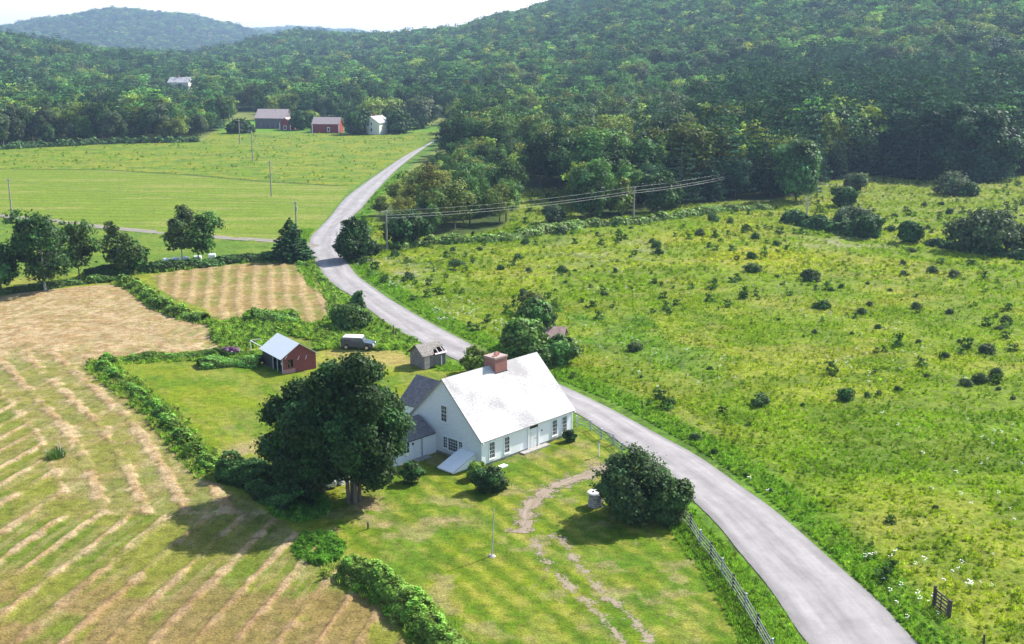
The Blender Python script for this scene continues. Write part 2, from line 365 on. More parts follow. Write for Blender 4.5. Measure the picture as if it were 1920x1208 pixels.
P_LAWN = poly([(240,700),(300,688),(400,682),(500,688),(620,690),(700,690),(760,698),(835,697),(885,690),(960,735),(1075,790),(1110,808),(1150,838),(1210,885),(1285,965),(1320,1022),(1375,1110),(1452,1215),(1530,1330),(800,1330),(835,1215),(760,1130),(700,1065),(640,1020),(590,1000),(560,990),(500,930),(470,880),(400,845),(345,805),(290,755)])
P_UP = poly([(-900,330),(0,317),(200,319),(350,328),(500,341),(640,349),(655,354),(600,425),(578,452),(500,447),(350,435),(200,424),(60,406),(-200,395),(-900,400)])
P_UPR = poly([(-900,300),(0,280),(130,270),(380,264),(415,240),(430,226),(640,226),(830,240),(815,258),(790,275),(720,315),(655,354),(640,349),(500,341),(350,328),(200,319),(0,317),(-900,330)])
P_LOW = poly([(-900,400),(-200,400),(60,412),(200,430),(350,441),(500,452),(560,458),(575,485),(480,490),(300,492),(120,515),(-100,530),(-900,560)])
P_WET = poly([(1080,590),(1160,585),(1300,640),(1370,680),(1330,720),(1230,705),(1150,670),(1085,640)])
P_TALL = poly([(1290,770),(1400,745),(1600,760),(1800,770),(2100,790),(2400,900),(2300,1050),(1900,960),(1700,925),(1560,905),(1480,880),(1380,830)])
P_F1 = poly([(-2500,330),(-700,292),(0,277),(60,272),(130,270),(260,268),(370,262),(405,246),(425,232),(432,216),(440,205),(470,190),(-2500,190)])
P_F2 = poly([(690,402),(715,425),(745,445),(820,447),(905,438),(960,424),(985,405),(1000,380),(1030,365),(1062,370),(1066,395),(1085,410),(1140,412),(1200,398),(1280,385),(1380,378),(1440,380),(1500,366),(1530,350),(1560,338),(1650,330),(1700,338),(1850,345),(1910,332),(2000,325),(4200,300),(4200,190),(850,190),(845,262),(838,292),(812,320),(775,348),(738,374),(708,396)])
P_CLR = poly([(975,352),(1075,358),(1078,402),(1030,420),(950,434)])
P_WEED = poly([(400,607),(455,605),(470,590),(545,588),(560,612),(610,610),(625,590),(618,545),(600,520),(585,497),(600,520),(640,560),(690,590),(740,625),(780,645),(770,655),(700,655),(640,650),(600,655),(600,640),(545,625),(500,645),(440,660),(410,640)])
def srgbmix(a, b, t): return a*(1-t[:, None]) + b*t[:, None]
def ground_colour(X, Y, Z):
    n = len(X); D = np.hypot(X, Y); PX, PY = proj(X, Y, Z)
    n1 = fbm(X, Y, 18, 4, 1); n2 = fbm(X, Y, 5, 4, 2); n3 = fbm(X, Y, 1.3, 3, 3); n4 = fbm(X, Y, 60, 3, 4); st = fbm(X*.6+Y*.5, Y-X*.3, 9, 4, 8)
    # rough meadow
    c = srgbmix(A(140,162,44), A(162,172,58), ss(.42, .62, n1)); c = srgbmix(c, A(124,148,44), ss(.5, .68, n2)*.7)
    c = srgbmix(c, A(176,168,84), ss(.56, .74, st)*.45); c = srgbmix(c, A(104,130,40), ss(.58, .72, n3)*.45)
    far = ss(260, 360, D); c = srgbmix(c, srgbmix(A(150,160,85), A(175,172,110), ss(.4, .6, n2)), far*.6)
    wet = ss(-4, 6, sdf(P_WET, X, Y)+(n2-.5)*10); c = srgbmix(c, srgbmix(A(108,158,44), A(88,132,46), ss(.45, .6, n3)), wet*.7)
    tl = ss(-2, 4, sdf(P_TALL, X, Y)+(n2-.5)*6); c = srgbmix(c, srgbmix(A(132,164,42), A(110,142,40), ss(.42, .6, n2)), tl*.6)
    yl = np.exp(-(((PX-1430)/110)**2+((PY-480)/26)**2)) + .7*np.exp(-(((PX-1290)/90)**2+((PY-445)/16)**2)); c = srgbmix(c, A(205,195,60), np.clip(yl, 0, 1)*.6*ss(.3, .6, n2))
    tn = np.exp(-(((PX-1130)/100)**2+((PY-470)/20)**2)) + np.exp(-(((PX-1600)/120)**2+((PY-455)/12)**2)) + .8*np.exp(-(((PX-760)/50)**2+((PY-510)/14)**2)); c = srgbmix(c, A(188,182,150), np.clip(tn, 0, 1)*ss(.45, .62, n2)*.7)
    # verge by the road
    dr = dline(ROADC[::4], X, Y); dR = dr - 3.4
    v = 1-ss(1.5, 6, dR+(n2-.5)*3); c = srgbmix(c, srgbmix(A(110,160,44), A(86,128,40), ss(.4, .65, n3)), v*.8)
    # weeds patch, forest floor
    w = ss(-1, 2, sdf(P_WEED, X, Y)); c = srgbmix(c, A(105,148,50), w)
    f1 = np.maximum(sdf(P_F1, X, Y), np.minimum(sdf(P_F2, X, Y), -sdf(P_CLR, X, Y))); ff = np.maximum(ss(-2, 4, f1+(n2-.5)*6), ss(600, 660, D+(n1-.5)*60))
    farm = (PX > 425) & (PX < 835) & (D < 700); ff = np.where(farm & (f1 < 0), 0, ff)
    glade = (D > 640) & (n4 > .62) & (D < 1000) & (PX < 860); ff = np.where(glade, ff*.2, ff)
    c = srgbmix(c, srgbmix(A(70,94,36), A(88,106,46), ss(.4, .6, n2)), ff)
    # fields on the left
    u = sdf(P_UP, X, Y); t = ss(-.4, .4, u+(n3-.5)*1.0)
    q = X*.12+Y*.99; s1 = .5+.5*np.sin(q*1.15+2.2*n1); fu = srgbmix(A(126,156,40), A(150,170,54), np.clip(s1*.6+n2*.5-.1, 0, 1)); fu = srgbmix(fu, A(176,176,92), ss(.52, .7, fbm(X, Y*5, 26, 3, 12))*.6)
    c = srgbmix(c, fu, t)
    u2 = sdf(P_UPR, X, Y); t2 = ss(-1.5, 1.5, u2+(n3-.5)*1.0)*(1-t); fr = srgbmix(A(126,158,38), A(158,168,52), ss(.35, .6, n2)); fr = srgbmix(fr, A(112,140,52), ss(.56, .66, fbm(X, Y*2.6, 9, 4, 21))*.7); fr = srgbmix(fr, A(122,172,56), ss(560, 610, Y))
    c = srgbmix(c, fr, t2)
    ln = dline(poly([(-900,331),(0,317),(200,319),(350,328),(500,341),(640,349)]), X, Y); c = srgbmix(c, A(72,92,40), (1-ss(.7, 2.2, ln+n3))*.9)
    u3 = sdf(P_LOW, X, Y); c = srgbmix(c, srgbmix(A(116,150,46), A(136,160,54), ss(.4, .6, n2)), ss(-1, 1, u3))
    # lawn
    ul = sdf(P_LAWN, X, Y); t = ss(-.3, .5, ul+(n3-.5)*.6)
    lm = srgbmix(A(140,160,28), A(118,150,28), ss(.42, .62, n2)); lm = srgbmix(lm, A(176,172,58), ss(.5, .68, fbm(X, Y, 3.2, 4, 31))*.32)
    qd = X*.86+Y*.5; mow = .5+.5*np.sin((qd+1.5*(n1-.5))*2.9); front = ss(125, 110, Y); lm = srgbmix(lm, A(104,136,24), mow*.8*front*(PX > 640)); lm = srgbmix(lm, A(186,180,78), (1-mow)*.6*ss(.42, .6, n3)*front)
    lm = srgbmix(lm, A(96,140,30), ss(.55, .7, fbm(X, Y, 7, 3, 33))*.6); lm = srgbmix(lm, A(188,176,96), ss(.56, .68, fbm(X*.86+Y*.5, (Y*.86-X*.5)*.3, 1.6, 4, 35))*.3); lm = srgbmix(lm, A(190,172,120), ss(.62, .72, fbm(X, Y, 2.6, 4, 36))*.5*front)
    dirt = np.exp(-(((PX-690)/34)**2+((PY-955)/16)**2)) + .8*np.exp(-(((PX-850)/40)**2+((PY-978)/9)**2)) + .6*np.exp(-(((PX-720)/30)**2+((PY-985)/8)**2)) + .9*np.exp(-(((PX-455)/30)**2+((PY-848)/14)**2)) + .5*np.exp(-(((PX-1010)/60)**2+((PY-853)/6)**2)) + .5*np.exp(-(((PX-700)/22)**2+((PY-895)/8)**2))
    lm = srgbmix(lm, A(190,168,120), np.clip(dirt*1.2*ss(.3, .6, n3+.1), 0, 1))
    drv = poly([(600,660),(690,656),(760,664),(800,690),(700,686),(640,680)]); dd = ss(-1, 1.5, sdf(drv, X, Y)+(n3-.5)*2)
    c = srgbmix(c, lm, t); c = srgbmix(c, srgbmix(A(190,178,95), A(205,178,110), n2), dd*.8)
    # hay fields
    straw = srgbmix(A(216,190,144), A(196,164,116), ss(.35, .65, n3)); green = srgbmix(A(122,142,44), A(146,150,58), ss(.4, .6, n2)); brown = A(176,134,98)
    h1 = sdf(P_HAY1, X, Y); dh = dline(smooth_line(poly([(450,1000),(385,880),(345,828),(300,775),(262,745),(225,715),(185,684),(150,655)]), 6), X, Y)
    head = (1-ss(12.5, 14, dh+(n2-.5)*2))*(Y > 93)
    wob = (fbm(X, Y, 14, 3, 41)-.5)*4; q1 = X - .20*(Y-88) + wob*.10+(n3-.5)*.2; q1 = q1 + (vn(q1/7, q1*0, 55)-.5)*2.4; stk = fbm((X-.2*Y)*1.0, (Y+.2*X)*.13, .8, 3, 47)
    ph = (q1+41.0)/3.1; ph = np.abs(ph-np.round(ph))*2
    row = (1-ss(.08, .36, ph+(n3-.5)*.4+(stk-.5)*.4))*(.35+.65*ss(.25, .42, fbm(X, Y, 3, 3, 48)))
    phh = np.abs((dh-3.6)/3.3-np.round((dh-3.6)/3.3))*2; rowh = (1-ss(.12, .5, phh+(n3-.5)*.9))*ss(.25, .4, fbm(X, Y, 3.5, 3, 49))
    row = row*(1-head)+rowh*head
    up = ss(700, 615, PY+ (X+60)*.4+(n1-.5)*60); up = np.clip(up, 0, 1)
    fine = fbm(X+Y*.3, (Y-X*.2)*3.5, 6, 4, 44)
    amt = np.clip(row*1.1*(1-.35*ss(1000, 1160, PY)) + up*.72 + ss(.5, .62, fine)*(.12+.6*up) + head*.25 + ss(.5, .62, stk)*.28*(1-up), 0, 1)
    amt = amt*(1-.75*ss(.58, .7, n2)*(1-up))
    hay = srgbmix(green, straw, amt); bt = ss(1040, 1130, PY)*ss(.45, .6, fbm(X, Y, 4, 4, 46)+row*.12); hay = srgbmix(hay, brown, bt*.5)
    th = ss(-.3, .4, h1+(n3-.5)*.8); c = srgbmix(c, hay, th)
    h2 = sdf(P_HAY2, X, Y); q2 = X*.97+Y*.24+(n1-.5)*2.2+(n3-.5)*.5; p2 = np.abs(q2/2.7-np.round(q2/2.7))*2; r2 = 1-ss(.2, .7, p2+(n3-.5)*.5)
    hy2 = srgbmix(srgbmix(A(150,148,72), A(176,150,92), ss(.4, .6, n2)), A(212,184,134), np.clip(r2*.65+ss(.5, .65, fine)*.4, 0, 1)); t2 = ss(-.3, .4, h2+(n3-.5)*.8)
    c = srgbmix(c, hy2, t2)
    dz = th*(row*.10*(1-up)+n3*.12*amt) + t2*r2*.1
    rough = (1-t)*(1-th)*(1-t2)*(1-ss(-.5, 1, u))
    return c, dz, rough
# polar sheet of ground round the camera's foot, out past the far ridges
az = np.concatenate([np.linspace(-math.pi, -.62, 26, endpoint=False), np.linspace(-.62, -.46, 14, endpoint=False), np.linspace(-.46, .46, 720, endpoint=False), np.linspace(.46, .62, 14, endpoint=False), np.linspace(.62, math.pi, 26, endpoint=False)])
rr = [.5, 15, 30, 42, 52, 58]
while rr[-1] < 560: rr.append(rr[-1]*1.0032)
while rr[-1] < 3000: rr.append(rr[-1]*1.012)
while rr[-1] < 14000: rr.append(rr[-1]*1.03)
rr = np.array(rr); AZ, RR = np.meshgrid(az, rr); X = (RR*np.sin(AZ)).ravel(); Y = (RR*np.cos(AZ)).ravel(); Z = H(X, Y)
gc, dz, rg = ground_colour(X, Y, Z)
near = (np.hypot(X, Y) < 560)
dz = dz*near
onroad = dline(ROADC[::4], X, Y) < 4.6
bumpy = rg*near*(fbm(X, Y, 2.2, 3, 51)-.4)*.35*(~onroad)
ditch = np.exp(-((dline(ROADC[::4], X, Y)-5.2)/.9)**2)*near*.25*(1-ss(-1, 2, sdf(P_LAWN, X, Y)))
Zg = Z+np.where(near, dz+bumpy-ditch*0, 0)
Zg = np.where(onroad & near, Z-.03, Zg)
me = gridmesh('ground', np.stack([X, Y, Zg], 1), len(rr), len(az), wrap=True)
a = me.attributes.new('albedo', 'FLOAT_COLOR', 'POINT'); a.data.foreach_set('color', np.c_[gc, np.ones(len(gc))].astype(np.float32).ravel())
m, nt, out = newmat('grassland'); tc = N(nt, 'ShaderNodeTexCoord').outputs['Object']
at = N(nt, 'ShaderNodeAttribute', attribute_type='GEOMETRY', attribute_name='albedo').outputs['Color']
nA = noise(nt, tc, 5.5, 5, .7); nB = noise(nt, tc, 1.1, 5, .65); nC = noise(nt, tc, .28, 4, .6)
c = mixc(nt, 1.0, at, ramp(nt, nA, [(.3, .45), (.5, 1.0), (.7, 1.5)]), 'MULTIPLY'); c = mixc(nt, .75, c, ramp(nt, nB, [(.32, .5), (.5, 1.0), (.7, 1.35)]), 'MULTIPLY'); c = mixc(nt, .5, c, ramp(nt, nC, [(.35, .75), (.65, 1.2)]), 'MULTIPLY')
hsum = math2(nt, 'ADD', math2(nt, 'MULTIPLY', nA, .35), nB)
finish(nt, out, c, .95, hsum, .55, .3, .1)
gr = link('ground', me, m); tag(gr, 'grassland, mown hay fields and lawn rolling to forested hills', kind='structure')
# --------------------------------------------------------------- roads
def roadmat(name, c1, c2, wild=.5, ragged=.35, tracks=True):
    m, nt, out = newmat(name); tc = N(nt, 'ShaderNodeTexCoord').outputs['Object']
    uv = N(nt, 'ShaderNodeUVMap').outputs[0]; sx = N(nt, 'ShaderNodeSeparateXYZ'); nt.links.new(uv, sx.inputs[0])
    e = math2(nt, 'SUBTRACT', 1.0, math2(nt, 'ABSOLUTE', math2(nt, 'SUBTRACT', math2(nt, 'MULTIPLY', sx.outputs[0], 2.0), 1.0)))
    n1 = math2(nt, 'ADD', math2(nt, 'MULTIPLY', noise(nt, tc, .8, 6, .7), .55), math2(nt, 'MULTIPLY', noise(nt, tc, 4.5, 5, .75), .45)); n2 = noise(nt, tc, 14, 4, .7); n3 = noise(nt, uv, 1.0, 4, .6, (9, .12, 1))
    c = ramp(nt, n3, [(.3, tuple(c2)), (.62, tuple(c1))]); c = mixc(nt, .5, c, ramp(nt, n2, [(.3, .72), (.7, 1.0)]), 'MULTIPLY'); c = mixc(nt, .4, c, ramp(nt, n1, [(.35, .7), (.6, 1.0)]), 'MULTIPLY')
    if tracks:
        wt = ramp(nt, e, [(0, .8), (.22, .86), (.36, 1.0), (.62, 1.0), (.8, .84), (1, .80)]); c = mixc(nt, .8, c, wt, 'MULTIPLY'); c = mixc(nt, .7, c, ramp(nt, noise(nt, tc, .35, 5, .7), [(.35, .78), (.6, 1.0)]), 'MULTIPLY')
        c = mixc(nt, .8, c, ramp(nt, e, [(0, .62), (.14, .88), (.3, 1.0)]), 'MULTIPLY')
    b = finish(nt, out, c, .9, n2, .35, .03, .15)
    k = math2(nt, 'ADD', math2(nt, 'MULTIPLY', e, 1/ragged), math2(nt, 'MULTIPLY', math2(nt, 'SUBTRACT', n1, .56), 4.2*wild))
    al = math2(nt, 'GREATER_THAN', k, .28)
    tr = N(nt, 'ShaderNodeBsdfTransparent'); mx = N(nt, 'ShaderNodeMixShader'); nt.links.new(al, mx.inputs[0]); nt.links.new(tr.outputs[0], mx.inputs[1]); nt.links.new(b.outputs[0], mx.inputs[2]); nt.links.new(mx.outputs[0], out.inputs['Surface'])
    return m
def ribbon(name, L, R, mat, z, nc=7, crown=.05, label=None):
    n = len(L); V = []; 
    for i in range(n):
        for k in range(nc):
            t = k/(nc-1); p = L[i]*(1-t)+R[i]*t; V.append((p[0], p[1], z+crown*(1-(2*t-1)**2)))
    V = np.array(V); V[:, 2] += H(V[:, 0], V[:, 1]); me = gridmesh(name, V, n, nc)
    s = np.r_[0, np.cumsum(np.linalg.norm(np.diff((L+R)/2, axis=0), axis=1))]
    uvl = me.uv_layers.new(name='UVMap'); vi = np.zeros(len(me.loops), np.int32); me.loops.foreach_get('vertex_index', vi)
    uvl.data.foreach_set('uv', np.stack([(vi % nc)/(nc-1), s[vi//nc]], 1).astype(np.float32).ravel())
    o = link(name, me, mat); return tag(o, label, kind='structure')
def offs(C, w):
    t = np.gradient(C, axis=0); t /= np.linalg.norm(t, axis=1)[:, None]; nrm = np.stack([-t[:, 1], t[:, 0]], 1); w = np.asarray(w)*np.ones(len(C)); return C+nrm*w[:, None]/2, C-nrm*w[:, None]/2
gravel = roadmat('gravel', A(226,219,217), A(198,192,192), .12, .14)
wd = (RRg-RLg); wl = wd/np.linalg.norm(wd, axis=1)[:, None]*.25
ribbon('gravel_road', RLg-wl, RRg+wl, gravel, .02, 9, .09, 'pale gravel road winding from the front corner up past the house to the farm')
C = resample(smooth_line(poly([(600,462),(560,457),(510,452),(420,446),(300,436),(200,427),(120,417),(40,409),(-100,400),(-600,392)])), 160); l, r_ = offs(C, 4.2)
ribbon('side_track', l, r_, roadmat('track_gravel', A(205,196,180), A(180,172,150), .25, .25), .05, 5, .05, 'narrow gravel lane running left between the mown fields')
C = resample(smooth_line(poly([(1475,366),(1530,352),(1570,347),(1600,341),(1640,333)])), 40); l, r_ = offs(C, 5)
ribbon('farm_track', l, r_, roadmat('track_pale', A(196,196,150), A(170,176,120), .5, .4), .08, 5, .05, 'pale grassy track leading into the pine wood')
dm = roadmat('driveway_dirt', A(208,188,168), A(176,158,126), 1.2, 1.0, False); C = resample(smooth_line(poly([(1268,868),(1215,868),(1160,868),(1108,888),(1060,904),(1015,928),(990,955),(983,980),(975,1000)])), 110); l, r_ = offs(C, np.linspace(4.2, 3.4, 110))
ribbon('driveway', l, r_, dm, .012, 7, .02, 'worn dirt driveway curving off the road onto the lawn')
tm = roadmat('track_dirt', A(206,190,165), A(184,166,130), 2.0, 1.0, False)
for pts, w in (([(1000,1010),(1012,1032),(1030,1060),(1052,1086),(1088,1118),(1130,1158),(1175,1215)], 1.7), ([(1030,1003),(1052,1012),(1068,1035),(1085,1062),(1130,1110),(1190,1165),(1240,1225)], 1.6)):
    C = resample(smooth_line(poly(pts)), 70); l, r_ = offs(C, w); ribbon('wheel_track', l, r_, tm, .012, 5, 0, 'bare wheel track worn into the front lawn')
# --------------------------------------------------------------- light, sky, air, camera
SAZ = math.radians(38); SEL = math.radians(42)        # azimuth measured from +x towards +y
sv = Vector((math.cos(SAZ)*math.cos(SEL), math.sin(SAZ)*math.cos(SEL), math.sin(SEL)))
sl = bpy.data.lights.new('sun', 'SUN'); sl.energy = 5.0; sl.angle = math.radians(.55); sl.color = (1, .955, .88)
so = bpy.data.objects.new('sun', sl); COL.objects.link(so); so.rotation_euler = sv.to_track_quat('Z', 'Y').to_euler(); so.location = sv*400
wo = bpy.data.worlds.new('World'); SC.world = wo; wo.use_nodes = True; nt = wo.node_tree; nt.nodes.clear()
sk = nt.nodes.new('ShaderNodeTexSky'); sk.sky_type = 'NISHITA'; sk.sun_disc = False; sk.sun_elevation = SEL; sk.sun_rotation = math.pi/2 - SAZ; sk.altitude = 300; sk.air_density = 1.1; sk.dust_density = 1.4; sk.ozone_density = .6
bg = nt.nodes.new('ShaderNodeBackground'); bg.inputs['Strength'].default_value = .135; ow = nt.nodes.new('ShaderNodeOutputWorld')
nt.links.new(sk.outputs[0], bg.inputs[0]); nt.links.new(bg.outputs[0], ow.inputs[0])
hz = MB().box(-9500, 9500, -1500, 15000, -2, 235); m, nt, out = newmat('valley_air'); pv = N(nt, 'ShaderNodeVolumePrincipled'); pv.inputs['Color'].default_value = (.50, .69, 1, 1); pv.inputs['Density'].default_value = .000115; pv.inputs['Anisotropy'].default_value = .2
nt.links.new(pv.outputs[0], out.inputs['Volume']); hob = hz.build('haze', m); tag(hob, 'thin blue summer haze over the valley', kind='stuff')
cam = bpy.data.cameras.new('camera'); cam.sensor_width = 36; cam.lens = F/1920*36; cam.clip_start = 1; cam.clip_end = 40000
co = bpy.data.objects.new('camera', cam); COL.objects.link(co); co.location = (0, 0, CH); co.rotation_euler = (math.pi/2-PIT, 0, 0); SC.camera = co
SC.view_settings.view_transform = 'Standard'; SC.view_settings.look = 'None'; SC.view_settings.exposure = 1.05; SC.view_settings.gamma = 1
SC.render.engine = 'CYCLES'; cy = SC.cycles; cy.use_denoising = True; cy.max_bounces = 6; cy.diffuse_bounces = 3; cy.glossy_bounces = 2; cy.transmission_bounces = 4; cy.volume_bounces = 0; cy.transparent_max_bounces = 8; cy.volume_step_rate = 10; cy.use_adaptive_sampling = True; cy.adaptive_threshold = .01
# ================================================================== VEGETATION
def seed(n): return np.random.default_rng(n)
T = dict(dark=(.034,.068,.022), mid=(.040,.082,.027), bright=(.066,.122,.033), yellow=(.115,.142,.034), olive=(.135,.135,.03), grey=(.075,.10,.055), blue=(.028,.062,.034), pine=(.018,.040,.024), lime=(.16,.20,.04))
# unit-height crowns (height 1, scaled per tree): a few shapes of broadleaf and conifer
def crown_set(mat, nleaf, leaf, tagname):
    out = []
    shapes = [((.36,.36,.40),.60,22,0),((.42,.40,.36),.62,26,0),((.30,.31,.43),.56,20,0),((.46,.44,.37),.60,28,0),((.27,.27,.44),.55,18,.40),((.38,.36,.38),.61,24,.36),((.33,.35,.45),.55,24,0)]
    for i, (R, zc, nl, gap) in enumerate(shapes):
        Q, sh = lobes_crown(seed(100+i), (0, 0, zc), R, nl, nleaf, leaf, (.24, .42), .12, gap, 9, .24); out.append(quadmesh('crown', Q, sh, mat))
    return out
def conifer_set(mat, k, leaf, tagname):
    out = []
    for i, (R, nw, per, dr) in enumerate([(.24, 15, 13, .22), (.19, 17, 12, .35), (.27, 12, 14, .1)]):
        Q, sh = conifer(seed(200+i), 1.0, R, nw, leaf, int(per*k), dr); out.append(quadmesh('crown', Q, sh, mat))
    return out
HI = crown_set(LEAF_O, 5200, .021, 'near'); LO = crown_set(LEAF_I, 1500, .034, 'far')
CHI = conifer_set(LEAF_C, 1.6, .024, 'near'); CLO = conifer_set(LEAF_I, .8, .038, 'far')
TRK = [trunk_mb(RN, 1.0, .018, .85, .3, 7).mesh('trunk') for _ in range(3)]
for t_ in TRK: t_.materials.append(BARK)
CTRK = MB().tube([(0, 0, -.03), (0, 0, .5), (0, 0, .97)], [.016, .011, .002], 6).mesh('trunk'); CTRK.materials.append(BARK)
# ---- sample the forest
band = [(250, 560, 7.6), (560, 760, 8.2), (760, 1250, 10.5), (1250, 2450, 13), (2450, 7600, 25)]
pts = []
for d0, d1, sp_ in band:
    w = d1*.52; gx = np.arange(-w, w, sp_); gy = np.arange(d0*.85, d1, sp_); GX, GY = np.meshgrid(gx, gy)
    GX = GX + RN.uniform(-.46, .46, GX.shape)*sp_; GY = GY + RN.uniform(-.46, .46, GY.shape)*sp_; GX = GX.ravel(); GY = GY.ravel(); D = np.hypot(GX, GY)
    k = (D >= d0) & (D < d1) & (np.abs(np.arctan2(GX, GY)) < .47); pts.append(np.stack([GX[k], GY[k], np.full(k.sum(), sp_)], 1))
pts = np.concatenate(pts); X, Y, S = pts.T; Z = H(X, Y); D = np.hypot(X, Y); PX, PY = proj(X, Y, Z)
inF = np.maximum(sdf(P_F1, X, Y)-1.5, np.minimum(sdf(P_F2, X, Y)-1.0, -sdf(P_CLR, X, Y)-.5)) > 0
n4 = fbm(X, Y, 60, 3, 4); keep = np.where(D < 640, inF, True)
farm = (PX > 428) & (PX < 835) & (D < 705) & (sdf(P_F1, X, Y) < 0) & (sdf(P_F2, X, Y) < 0); keep &= ~farm
keep &= ~((D > 640) & (n4 > .62) & (D < 1000) & (PX < 860)); keep &= ~((D > 690) & (D < 860) & (PX > 440) & (PX < 800) & (fbm(X, Y, 22, 2, 71) > .55))
WB = G2(341, 176)
keep &= np.hypot(X-WB[0], Y-WB[1]) > 22; keep &= ~((np.abs(np.arctan2(X, Y)-math.atan2(WB[0], WB[1])) < .0125) & (D > WB[1]-75) & (D < WB[1]))
X, Y, S, Z, D, PX, PY = (q[keep] for q in (X, Y, S, Z, D, PX, PY))
hh = RN.uniform(11, 17, len(X))*(.8+.5*fbm(X, Y, 30, 2, 61)); hh = np.where(D > 1250, hh*1.1, hh); hh = np.where(D > 2450, RN.uniform(14, 19, len(X)), hh)
bush = (PX > 690) & (PX < 1010) & (D < 420); bedge = sdf(P_F2, X, Y); hh = np.where(bush, RN.uniform(8, 12, len(X)), hh); hh = np.where(bush & (bedge < 14) & (PX < 850), RN.uniform(4.5, 7, len(X)), hh); hh = np.where((D > 760) & (D < 1400), RN.uniform(11, 20, len(X)), hh)
edge2 = sdf(P_F2, X, Y); edge = (D < 640) & ~bush & (np.maximum(edge2, sdf(P_F1, X, Y)) < 9); hh = np.where(edge, hh*RN.uniform(.6, .95, len(X)), hh)
right = (PX > 1250) & (D < 620) & (~bush); hh = np.where(right & ~edge, hh*1.22, hh)
dwh = (np.abs(np.arctan2(X, Y)-math.atan2(WB[0], WB[1])) < .017) & (D > WB[1]-420) & (D < WB[1]+10); hh = np.where(dwh, np.minimum(hh, 12.5), hh)
pc = np.where((PX > 1180) & (D < 900), np.clip((PX-1150)/600, 0, .7)*ss(.38, .5, fbm(X, Y, 70, 2, 77)), .05); pc = np.where((D > 1500), .04, pc); pc = np.where((PX < 620) & (D > 600), .10, pc)
pc = np.where(((PX-1640)/330)**2+((PY-275)/85)**2 < 1, .7, pc); pc = np.where(bush, 0, pc)
iscon = RN.uniform(size=len(X)) < pc; hh = np.where(iscon, hh*1.32, hh)
wid = np.where(D > 2450, 1.9, np.where(D > 760, 1.22, 1.0))*RN.uniform(.85, 1.2, len(X))
tn = fbm(X, Y, 45, 3, 81); tr = RN.uniform(size=len(X)); KK = np.array([T[k] for k in ('dark', 'mid', 'bright', 'yellow', 'olive', 'grey', 'blue')])
ki = np.select([tr < .22, tr < .52, tr < .70, tr < .80, tr < .84, tr < .93], [0, 1, 2, 3, 4, 5], 6)
ki = np.where((D > 700) & (ki >= 3) & (ki <= 4) & (RN.uniform(size=len(X)) < .75), 1, ki); ki = np.where((tn > .56) & (tr > .35) & (D < 1500), np.where(tr > .7, 3, 2), ki); ki = np.where((edge2 > 0) & (edge2 < 45) & (D < 640) & (PX < 1450) & (tr > .25) & ~bush, np.where(tr > .7, 3, np.where(tr > .45, 2, 1)), ki); ki = np.where(bush & (tr > .35), np.where(tr > .82, 4, np.where(tr > .5, 3, 2)), ki)
ki = np.where((PX < 430) & (D < 640) & (tr > .6), np.where(tr > .85, 3, 5), ki); ki = np.where((PX > 1200) & (D < 600) & (tr < .6) & ~bush, np.where(tr < .35, 0, 6), ki)
tint = KK[ki]*RN.uniform(.6, 1.4, (len(X), 1)); tint = np.where(iscon[:, None], np.array(T['pine'])*RN.uniform(.8, 1.3, (len(X), 1)), tint)
# keep what can be seen past the nearer ridges (with a margin)
ta = (Z+hh*1.3-CH)/D; o = np.argsort(D); azb = np.clip(((np.arctan2(X, Y)+.5)/1.0*500).astype(int), 0, 499); vis = np.zeros(len(X), bool); hor = np.full(500, -9.0)
for i in o:
    b = azb[i]; vis[i] = ta[i] > hor[b]-.004; g_ = (Z[i]-CH+hh[i]*.2)/D[i]
    if g_ > hor[b] and D[i] > 600: hor[b] = g_
inpic = (PX > -60) & (PX < 1980) & (proj(X, Y, Z+hh)[1] < 1208) & (proj(X, Y, Z+hh)[1] > -40 ) | (PY > 0) & (PX > -60) & (PX < 1980)
vis &= (PX > -150) & (PX < 2070) & (PY > -60)
size = hh/D*np.where(inpic & vis, 1, 0)
# individuals: in every 1-degree strip, hidden rows behind taller ones count for little
az_ = np.arctan2(X, Y); topel = (Z+hh-CH)/D; shown = np.zeros(len(X)); hb = np.full(1400, -9.0)
for i in o:
    if D[i] > 900: break
    h0 = int((az_[i]-hh[i]*.3/D[i]+.5)*1400); h1 = int((az_[i]+hh[i]*.3/D[i]+.5)*1400)+1; h0 = max(h0, 0); h1 = min(h1, 1400)
    if h1 <= h0: continue
    base_ = (Z[i]-CH)/D[i]; seg = np.clip(topel[i]-np.maximum(hb[h0:h1], base_), 0, None); shown[i] = seg.mean()*(h1-h0)/1400 if inpic[i] else 0
    hb[h0:h1] = np.maximum(hb[h0:h1], topel[i]-hh[i]*.12/D[i])
ordb = [i for i in np.argsort(-shown) if not iscon[i] and shown[i] > 0][:262]; ordc = [i for i in np.argsort(-shown) if iscon[i] and shown[i] > 0][:90]
indiv = set(ordb) | set(ordc)
